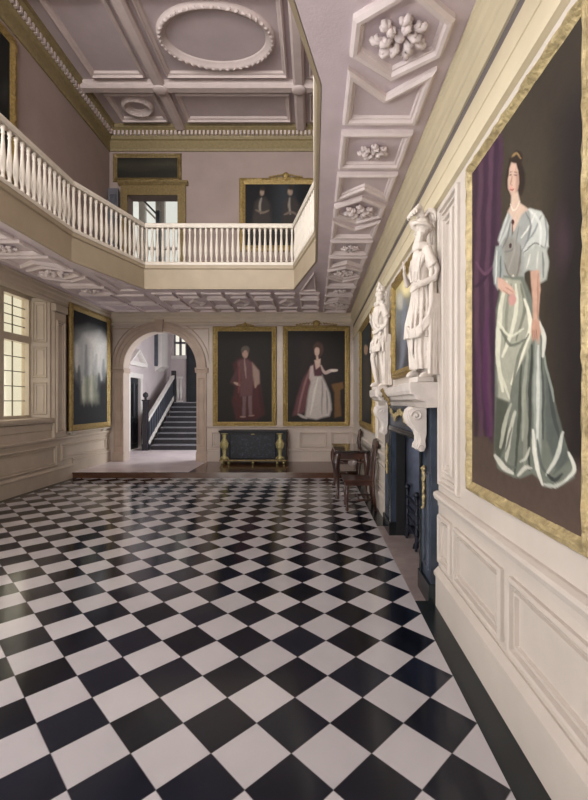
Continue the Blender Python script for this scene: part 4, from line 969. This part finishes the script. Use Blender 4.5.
def statue(name, label, loc, rot, kind, k):
    t = thing(name, label, 'statue', loc, 'mantel statues', rotz=rot)
    war = kind == 'warrior'; rnd = random.Random(11 if war else 23)
    b = BM(); box(b, -.165, .165, -.17, .15, 0, .06); obj('plinth', scaled(b, k), 'marble_white', t, world=False, bevel=.006)
    b = BM(); z0 = .06; hipz, kneez = z0 + .93, z0 + .50
    L_ = [(.095, .01, hipz), (.11, -.01, kneez + .18), (.11, -.0, kneez), (.115, .05, z0 + .28), (.11, .08, z0 + .08)]
    R_ = [(-.095, .0, hipz), (-.12, -.11, kneez + .2), (-.125, -.17, kneez + .02), (-.12, -.10, z0 + .28), (-.115, -.05, z0 + .09)]
    for P in (L_, R_):
        tube(b, P, [.115, .10, .07, .074, .046], 12); a = Vector(P[-1])
        tube(b, [a + Vector((0, .05, -.05)), a + Vector((0, -.04, -.04)), a + Vector((0, -.13, -.062)), a + Vector((0, -.17, -.07))], [.042, .047, .04, .026], 10)
        for q in range(4): ball(b, a + Vector((-.03 + q * .02, -.175 + abs(q - 1) * .008, -.072)), (.012, .026, .014), 6, 5)
    tube(b, [(0, 0, hipz - .06), (0, .0, hipz + .08), (.0, -.01, hipz + .24), (0, -.015, hipz + .40), (0, .0, hipz + .52), (0, .01, hipz + .57)], [.165, .165, .145, .18, .165, .08], 16, .78)
    for s in (-1, 1): ball(b, (s * .08, -.11, hipz + .40), (.085, .06, .07), 10, 8); ball(b, (s * .19, .0, hipz + .50), (.08, .075, .08), 10, 8)
    hz = hipz + .78
    tube(b, [(0, .01, hipz + .54), (0, -.015, hz - .06)], [.075, .068], 10)
    statue_head(b, hz, war, rnd)
    if war:   # left arm bent, elbow back, hand forward at the belt; right arm raised before the chest
        A1 = [(.20, .0, hipz + .50), (.29, .13, hipz + .28), (.285, .10, hipz + .20), (.20, -.16, hipz + .12)]; H1 = ((.20, -.16, hipz + .12), (-.35, -.8, -.3), (0, 0, 1))
        A2 = [(-.20, .0, hipz + .50), (-.28, -.10, hipz + .26), (-.27, -.14, hipz + .22), (-.12, -.28, hipz + .33)]; H2 = ((-.12, -.28, hipz + .33), (.7, -.4, .5), (0, -.5, 1))
    else:
        A1 = [(.20, .0, hipz + .50), (.29, .07, hipz + .26), (.28, .04, hipz + .18), (.16, -.18, hipz + .06)]; H1 = ((.16, -.18, hipz + .06), (-.8, -.4, 0), (0, -.3, 1))
        A2 = [(-.20, .0, hipz + .50), (-.24, -.04, hipz + .24), (-.24, -.07, hipz + .18), (-.12, -.24, hipz + .30)]; H2 = ((-.12, -.24, hipz + .30), (.7, -.2, .6), (0, -.6, 1))
    for P, H in ((A1, H1), (A2, H2)): tube(b, P, [.066, .054, .05, .034], 10); hand(b, *H, .6)
    voxel(scaled(b, k), 'body', .0065, 'statue', t, 1)
    # belted tunic with deep vertical folds, hem near the knee
    b = BM(); zhem = kneez - .02 if war else kneez + .16
    tube(b, [(0, 0, hipz + .53), (0, -.015, hipz + .38), (0, 0, hipz + .17), (0, -.01, hipz), (0, -.04, zhem + .12), (0, -.045, zhem)], [.12, .19, .165, .18, .20, .205], 18, .86)
    for q in range(15):
        a = 2 * PI * q / 15 + rnd.uniform(-.06, .06); x, y = math.cos(a), math.sin(a) * .86; r1 = .245 + rnd.uniform(-.02, .03); w = rnd.uniform(.8, 1.2)
        tube(b, [(x * .165, y * .165, hipz + .16), (x * .205, y * .205 - .01, hipz - .06), (x * r1, y * r1 - .045, zhem + .14), (x * (r1 + .015), y * (r1 + .015) - .05, zhem + rnd.uniform(-.04, .02))], [.018, .028 * w, .034 * w, .036 * w], 7)
    tube(b, [(.185 * math.cos(2 * PI * q / 16), .158 * math.sin(2 * PI * q / 16) - .005, hipz + .17) for q in range(17)], .024, 7)
    for q in range(7):   # chest folds falling to the belt
        x = (q - 3) * .045; tube(b, [(x * 1.3, -.10, hipz + .50), (x * 1.2, -.185 + abs(x) * .3, hipz + .38), (x * .8, -.155 + abs(x) * .3, hipz + .18)], [.02, .024, .014], 6)
    for s in (-1, 1):
        tube(b, [(s * .17, 0, hipz + .53), (s * .235, .03, hipz + .42), (s * .265, .07, hipz + .33)], [.09, .085, .09], 10)
        for q in range(5):
            a = q * 1.25; tube(b, [(s * .19, .02 + .05 * math.cos(a), hipz + .53 + .05 * math.sin(a)), (s * .265 + .07 * math.cos(a) * .6, .07 + .09 * math.sin(a), hipz + .32)], [.03, .026], 6)
    if not war: tube(b, [(-.17, -.06, hipz + .54), (-.08, -.19, hipz + .36), (.08, -.19, hipz + .16), (.20, -.05, hipz + .02)], [.045, .045, .05, .05], 8)
    voxel(scaled(b, k), 'tunic', .0065, 'statue', t, 1)
    # cloak: over the shoulders, open in a V to the belt, falling behind to the ground
    b = BM()
    for q in range(11):
        f = q / 10; a = PI * (.02 + .96 * f); x, y = math.cos(a), math.sin(a); sw = rnd.uniform(-.025, .025); w = rnd.uniform(.8, 1.25)
        tube(b, [(x * .16, y * .08 + .03, hipz + .56), (x * .26, y * .14 + .03, hipz + .36), (x * .25 + sw, y * .15 + .04, hipz), (x * .23 + sw, y * .15 + .05, kneez), (x * .24 + sw * 1.5, y * .15 + .05, z0 + .03)], [.036, .04 * w, .042 * w, .046 * w, .044 * w], 7)
    for s in (-1, 1):
        for o in (0, .045): tube(b, [(s * (.15 + o), .02, hipz + .575), (s * (.14 + o), -.11 + o, hipz + .46), (s * (.07 + o), -.19 + o, hipz + .30), (s * (.03 + o), -.185 + o, hipz + .19)], [.036, .04, .034, .022], 8)
    tube(b, [(-.13, .04, hipz + .60), (-.09, -.10, hipz + .61), (.0, -.145, hipz + .585), (.09, -.10, hipz + .61), (.13, .04, hipz + .60)], [.05, .048, .044, .048, .05], 8)
    # swag looped along the hem and gathered up at the near hip; its tail hangs behind
    for o in (0, .03, .06):
        tube(b, [(-.02, -.27, zhem + .06 + o), (.10, -.27 - o * .3, zhem - .02 + o), (.21, -.17, zhem - .0 + o * 1.3), (.265, -.02, zhem + .12 + o * 1.6), (.25, .09, hipz - .02 + o), (.22, .14, hipz + .14)], [.02, .032, .036, .036, .032, .022], 8)
    if war:   # long under-robe clinging to the legs
        for q in range(9):
            a = PI * (1.0 + .16 * q) - .3; x, y = math.cos(a), math.sin(a); r1 = .165 + rnd.uniform(-.015, .02)
            tube(b, [(x * .19, y * .15 - .04, zhem + .10), (x * .18, y * .16 - .05, z0 + .30), (x * r1, y * .15 - .03 + rnd.uniform(-.015, .015), z0 + .09)], [.036, .032, .036], 7)
    for q in range(4):
        tube(b, [(.25, .10 + q * .03, hipz + .02), (.265 + q * .004, .02 + q * .05, kneez + .12), (.25, .02 + q * .06 + rnd.uniform(-.02, .02), z0 + .02)], [.034, .044, .04], 7)
    voxel(scaled(b, k), 'cloak', .0065, 'statue', t, 1)
    b = BM()
    if war:
        ball(b, (0, .02, hz + .07), (.112, .135, .135), 16, 12)
        tube(b, [(.135 * math.cos(2 * PI * q / 20), .02 + .16 * math.sin(2 * PI * q / 20) - .035 * max(0, -math.sin(2 * PI * q / 20)), hz + .072 - .03 * math.sin(2 * PI * q / 20)) for q in range(21)], .024, 7)
        tube(b, [(0, -.10, hz + .085), (0, -.19, hz + .095), (0, -.235, hz + .12)], [.075, .06, .02], 10, .3)
        for s in (-1, 1): ball(b, (s * .10, .03, hz + .10), (.02, .05, .05), 8, 6)
        voxel(scaled(b, k), 'helmet', .006, 'statue', t, 1, 'brimmed plaster helmet')
        b = BM()
        tube(b, [(0, -.10, hz + .17), (0, -.0, hz + .215), (0, .10, hz + .19), (0, .17, hz + .10)], [.02, .028, .028, .02], 8)
        for q in range(5):
            x = (q - 2) * .045
            tube(b, [(x * .4, .02, hz + .19), (x, -.06, hz + .265), (x * 1.5, -.14, hz + .27), (x * 1.7, -.19, hz + .215), (x * 1.6, -.18, hz + .185)], [.022, .034, .034, .026, .012], 7)
            tube(b, [(x * .4, .03, hz + .19), (x, .10, hz + .255), (x * 1.5, .17, hz + .23), (x * 1.6, .20, hz + .16), (x * 1.5, .185, hz + .12)], [.022, .034, .034, .026, .012], 7)
        tube(b, [(0, .15, hz + .16), (.02, .21, hz + .06), (.01, .19, hz - .05), (0, .21, hz - .13)], [.03, .04, .036, .015], 8)
        voxel(scaled(b, k), 'plume', .0055, 'statue', t, 1)
    else:
        for q in range(60):
            a, e = rnd.uniform(0, 2 * PI), rnd.uniform(-.35, 1.45)
            p = Vector((.10 * math.cos(a) * math.cos(e), .02 + .118 * math.sin(a) * math.cos(e), hz + .03 + .13 * math.sin(e)))
            if p.y < -.05 and p.z < hz + .075: continue
            ball(b, p, rnd.uniform(.024, .040), 7, 5)
        for q in range(5): ball(b, ((q - 2) * .022, -.03, hz + .165 + .022 * (2 - abs(q - 2))), .032, 7, 5)
        voxel(scaled(b, k), 'hair', .006, 'statue', t, 1, 'thick carved curls')
    return t
SHZ = 1.755
statue('mantel_statue', 'white statue of a bearded warrior in plumed helmet and cloak, near mantel end', (.850, 3.36, SHZ), -math.radians(78), 'warrior', .665)
statue('mantel_statue', 'white statue of a bareheaded curly-haired figure in a tunic, far mantel end', (.843, 5.44, SHZ), -math.radians(78), 'youth', .69)

# ------------------------------------------------------------------ lacquer chest on the platform
def lac_front():
    m = mat('lacquer_with_mother_of_pearl', (12, 13, 20), 0.35, var=.3, spec=0.2); nt = m.node_tree; N = nt.nodes; L = nt.links; b = N['Principled BSDF']
    tc = N.new('ShaderNodeTexCoord'); n1 = N.new('ShaderNodeTexNoise'); n1.inputs['Scale'].default_value = 16; n1.inputs['Detail'].default_value = 6; n1.inputs['Distortion'].default_value = 1.2
    L.new(tc.outputs['Object'], n1.inputs['Vector']); r = N.new('ShaderNodeValToRGB'); L.new(n1.outputs['Fac'], r.inputs['Fac'])
    e = r.color_ramp.elements; e[0].position = .54; e[0].color = (*lin((12, 13, 22)), 1); e[1].position = .74; e[1].color = (*lin((64, 68, 90)), 1)
    L.new(r.outputs['Color'], b.inputs['Base Color']); return m
M['lacquer_front'] = lac_front()
CX0, CX1, CY0, CY1, CZ = -2.27, -.64, 10.10, 10.52, DAIS_H
ch = thing('lacquer_chest', 'black lacquer chest with gilt figured corner mounts on the raised landing', 'chest', ((CX0 + CX1) / 2, 10.3, CZ))
b = BM(); box(b, CX0 + .03, CX1 - .03, CY0 + .02, CY1, CZ + .07, CZ + .76); obj('body', b, 'lacquer', ch, bevel=.006)
b = BM(); box(b, CX0, CX1, CY0 - .01, CY1, CZ + .76, CZ + .80); box(b, CX0 + .015, CX1 - .015, CY0 + .005, CY1, CZ + .735, CZ + .76); obj('top', b, 'lacquer', ch, bevel=.006)
b = BM(); box(b, CX0 + .28, CX1 - .28, CY0 + .008, CY0 + .022, CZ + .14, CZ + .70); fr_ = obj('front_panel', b, 'lacquer_front', ch, label='lacquer front scattered with pale inlaid foliage')
b = BM(); mould(b, rect(CX0 + .26, CX1 - .26, CZ + .12, CZ + .72), [(0, 0), (0, .012), (.012, .016), (.024, .006), (.024, 0)], lambda u, v, w: (u, CY0 + .02 - w, v)); obj('panel_border', b, 'lacquer', ch)
b = BM(); box(b, CX0 + .01, CX1 - .01, CY0, CY1, CZ + .07, CZ + .105); obj('base_moulding', b, 'gilt_dark', ch, bevel=.005)
for x in (CX0 + .14, CX1 - .17):
    b = BM(); y = CY0 + .012
    lathe(b, [(.07, .11), (.075, .13), (.05, .16), (.04, .24), (.055, .34), (.085, .44), (.09, .52), (.06, .58), (.04, .61), (.045, .66), (.05, .69), (.03, .71), (.085, .715), (.085, .735)], 12, (x, y, CZ), Matrix.Diagonal((1, .35, 1)).to_4x4())
    for s in (-1, 1):
        tube(b, [(x + s * .03, y - .02, CZ + .56), (x + s * .09, y - .02, CZ + .50), (x + s * .07, y - .025, CZ + .40), (x + s * .02, y - .03, CZ + .36)], [.018, .018, .015, .012], 7); tube(b, [(x + s * .03, y - .01, CZ + .18), (x + s * .09, y - .01, CZ + .15), (x + s * .10, y - .01, CZ + .10)], [.02, .018, .012], 7)
    obj('gilt_mount', b, 'brass', ch, smooth=True, label='gilt figure mount')
for x in (CX0 + .08, CX0 + .24, (CX0 + CX1) / 2, CX1 - .24, CX1 - .08):
    b = BM(); lathe(b, [(.02, 0), (.036, .015), (.036, .04), (.022, .06), (.03, .072)], 10, (x, CY0 + .05, CZ)); obj('foot', b, 'brass', ch, smooth=True)
for x in (CX0 + .08, CX1 - .08):
    b = BM(); lathe(b, [(.02, 0), (.036, .015), (.036, .04), (.022, .06), (.03, .072)], 10, (x, CY1 - .05, CZ)); obj('foot', b, 'brass', ch, smooth=True)
b = BM(); ball(b, ((CX0 + CX1) / 2, CY0 - .005, CZ + .715), (.05, .012, .016), 10, 6); obj('escutcheon', b, 'brass', ch, smooth=True)

# ------------------------------------------------------------------ side table and two chairs
TX0, TX1, TY0, TY1, TH = .34, .93, 6.98, 8.2, .80
tb = thing('side_table', 'dark wood side table with carved cabriole legs against the right wall', 'table', ((TX0 + TX1) / 2, (TY0 + TY1) / 2, 0))
b = BM(); box(b, TX0, TX1, TY0, TY1, TH - .035, TH); obj('tabletop', b, 'table_top', tb, bevel=.012, label='polished near-black tabletop')
b = BM(); box(b, TX0 + .05, TX1 - .03, TY0 + .05, TY1 - .05, TH - .15, TH - .035); run(b, [(.0, TH - .055), (.02, TH - .05), (.02, TH - .036), (0, TH - .036)], lambda u, v, w: (u, TY0 + .05 - w, v), TX0 + .05, TX1 - .03); obj('apron', b, 'dark_wood', tb)
for x in (TX0 + .06, TX1 - .07):
    for y in (TY0 + .06, TY1 - .06):
        sx = -1 if x < .6 else .4; sy = -1 if y < 7.5 else 1
        b = BM(); tube(b, [(x, y, TH - .06), (x + sx * .03, y + sy * .03, TH - .17), (x + sx * .035, y + sy * .035, TH - .28), (x + sx * .01, y + sy * .01, TH - .45), (x, y, .2), (x + sx * .005, y + sy * .005, .08), (x + sx * .02, y + sy * .02, .03), (x + sx * .025, y + sy * .025, .0)], [.045, .055, .048, .032, .024, .022, .036, .036], 10)
        ball(b, (x + sx * .055, y + sy * .055, TH - .2), (.026, .026, .05), 8, 6)
        obj('leg', b, 'dark_wood', tb, smooth=True, angle=60)
b = BM(); rnd = random.Random(9)
for s in (-1, 1):
    P = [Vector(((TX0 + TX1) / 2 + s * .23, TY0 + .05, TH - .16)), Vector(((TX0 + TX1) / 2 + s * .13, TY0 + .05, TH - .21)), Vector(((TX0 + TX1) / 2 + s * .05, TY0 + .05, TH - .18))]
    tube(b, P, [.016, .02, .014], 7)
obj('carved_bracket', b, 'dark_wood', tb, smooth=True)
b = BM(); xc = (TX0 + TX1) / 2
for q in range(7):
    a = PI * (q + .5) / 7; tube(b, [(xc, TY0 + .04, TH - .17), (xc + .075 * math.cos(a), TY0 + .035, TH - .17 - .09 * math.sin(a))], [.012, .02], 6)
obj('shell_carving', b, 'hearth', tb, smooth=True, label='pale carved shell under the apron')

def chair(label, loc):
    """wooden chair facing -X; local origin on the floor at the seat centre"""
    t = thing('wooden_chair', label, 'chair', loc, 'wooden chairs by the side table')
    w, d, sh = .22, .21, .46
    b = BM(); prism(b, [(-d - .03, -w - .02), (d, -w + .015), (d, w - .015), (-d - .03, w + .02)], lambda u, v, z: (u, v, z), sh - .03, sh); obj('seat', b, 'dark_wood', t, world=False, bevel=.01)
    b = BM(); prism(b, [(-d, -w), (d - .01, -w + .03), (d - .01, w - .03), (-d, w)], lambda u, v, z: (u, v, z), sh - .085, sh - .03); obj('seat_rail', b, 'dark_wood', t, world=False)
    for s in (-1, 1):
        b = BM(); lathe(b, [(.02, 0), (.026, .03), (.018, .06), (.016, .12), (.024, .2), (.03, .28), (.018, .30), (.026, .33), (.026, sh - .03)], 10, (-d + .03, s * (w - .03), 0)); obj('leg', b, 'dark_wood', t, smooth=True, world=False)
        b = BM(); tube(b, [(d + .035, s * (w - .04), 0), (d, s * (w - .045), .25), (d - .01, s * (w - .045), sh), (d + .02, s * (w - .045), .75), (d + .055, s * (w - .05), 1.0)], [.02, .022, .024, .022, .018], 8); obj('leg', b, 'dark_wood', t, smooth=True, world=False)
        b = BM(); tube(b, [(-d + .03, s * (w - .03), .16), (d + .01, s * (w - .045), .16)], .014, 8); obj('stretcher', b, 'dark_wood', t, smooth=True, world=False)
    b = BM(); tube(b, [(0, -w + .04, .16), (0, w - .04, .16)], .014, 8); obj('stretcher', b, 'dark_wood', t, smooth=True, world=False)
    BK = lambda u, v, z: (d - .012 + .07 * max(0, v - sh) / .54 + z, u, v)
    b = BM(); prism(b, [(-.06, sh), (.06, sh), (.075, .62), (.045, .74), (.095, .86), (.10, .96), (-.10, .96), (-.095, .86), (-.045, .74), (-.075, .62)], BK, -.009, .009); obj('splat', b, 'dark_wood', t, world=False)
    b = BM(); prism(b, [(-w + .03, .94), (w - .03, .94), (w - .01, 1.0), (w - .06, 1.03), (.05, 1.03), (0, 1.055), (-.05, 1.03), (-w + .06, 1.03), (-w + .01, 1.0)], BK, -.018, .014); obj('crest_rail', b, 'dark_wood', t, world=False, bevel=.006)
    return t
chair('dark wooden chair in front of the side table, nearer the fireplace', (.665, 6.42, 0))
def dup(root, loc, label):
    r = root.copy(); COL.objects.link(r); r.location = loc; r['label'] = label
    for c_ in list(root.children):
        n_ = c_.copy(); COL.objects.link(n_); n_.parent = r
        for g in c_.children:
            h = g.copy(); COL.objects.link(h); h.parent = n_
    return r
dup(next(o for o in bpy.data.objects if o.name == 'wooden_chair'), (.665, 8.58, 0), 'dark wooden chair whose back just shows behind the side table')

# ------------------------------------------------------------------ light: daylight at the windows, plus added fill and upward lamps
def area(name, loc, rot, sx, sy, power, col=(1, 1, 1)):
    l = bpy.data.lights.new(name, 'AREA'); l.shape = 'RECTANGLE'; l.size = sx; l.size_y = sy; l.energy = power; l.color = col
    o = bpy.data.objects.new(name, l); COL.objects.link(o); o.location = loc; o.rotation_euler = rot; return o
R90 = PI / 2
DAY = (1.0, .98, .965)
area('daylight_bay', (XL - .75, (WIN[0] + WIN[1]) / 2 + .3, 2.5), (0, -R90, 0), 2.3, 5.5, 45, (1, .96, .88))
area('daylight_near_bay', (XL - .55, (WIN2[0] + WIN2[1]) / 2, 2.45), (0, -R90, 0), 2.3, 3.2, 70, DAY)
area('soffit_fill_near_bay', (XL - .56, (WIN2[0] + WIN2[1]) / 2, 1.9), (0, -R90 - .75, 0), 1.2, 3.2, 190, DAY)  # added lamp tilted up to brighten the soffit
for i, (p, q, r, s) in enumerate(FWIN):
    area('fill_front', ((p + q) / 2, YF - .35, (r + s) / 2), (R90, 0, 0), q - p, s - r, 10, DAY)  # added frontal fill at the unseen front windows
    area('soffit_fill_front', ((p + q) / 2, YF - .36, r + .5), (R90 + .75, 0, 0), q - p, 1.0, 120, DAY)  # added upward lamp, lifting the soffit from the front
for i, (p, q, r, s) in enumerate(FWUP): area('fill_front_upper', ((p + q) / 2, YF - .35, (r + s) / 2), (R90 + .25, 0, 0), q - p, s - r, 360, DAY)  # added fill for the upper hall from behind the camera
area('fill_upper_left', (XL - .45, (LUP[0] + LUP[1]) / 2, 6.3), (0, -R90 - .25, 0), 2.2, 4.2, 520, DAY)  # added fill for the gallery, out of view on the left
area('daylight_stair', (SX1 + .3, 12.1, 2.2), (0, R90, 0), 2.4, 1.6, 200, (.96, .98, 1))

w = bpy.data.worlds.new('pale_sky'); scene.world = w; w.use_nodes = True
w.node_tree.nodes['Background'].inputs[0].default_value = (*lin((250, 244, 228)), 1); w.node_tree.nodes['Background'].inputs[1].default_value = 1.0

# ------------------------------------------------------------------ camera
cam = bpy.data.cameras.new('camera'); co = bpy.data.objects.new('camera', cam); COL.objects.link(co)
cam.sensor_fit = 'HORIZONTAL'; cam.sensor_width = 36; cam.lens = 36 * FPX / 588
cam.shift_x = (294 - VX) / 588; cam.shift_y = (VY - 400) / 588; cam.clip_start = .05
co.location = (0, 0, EYE); co.rotation_euler = (R90, 0, 0)
scene.camera = co
vs = scene.view_settings; scene.display_settings.display_device = 'sRGB'
vs.view_transform = 'Standard'; vs.look = 'None'; vs.gamma = 1; vs.use_curve_mapping = False; vs.exposure = 0.0
scene.cycles.use_denoising = True; scene.cycles.diffuse_bounces = 6; scene.cycles.max_bounces = 12
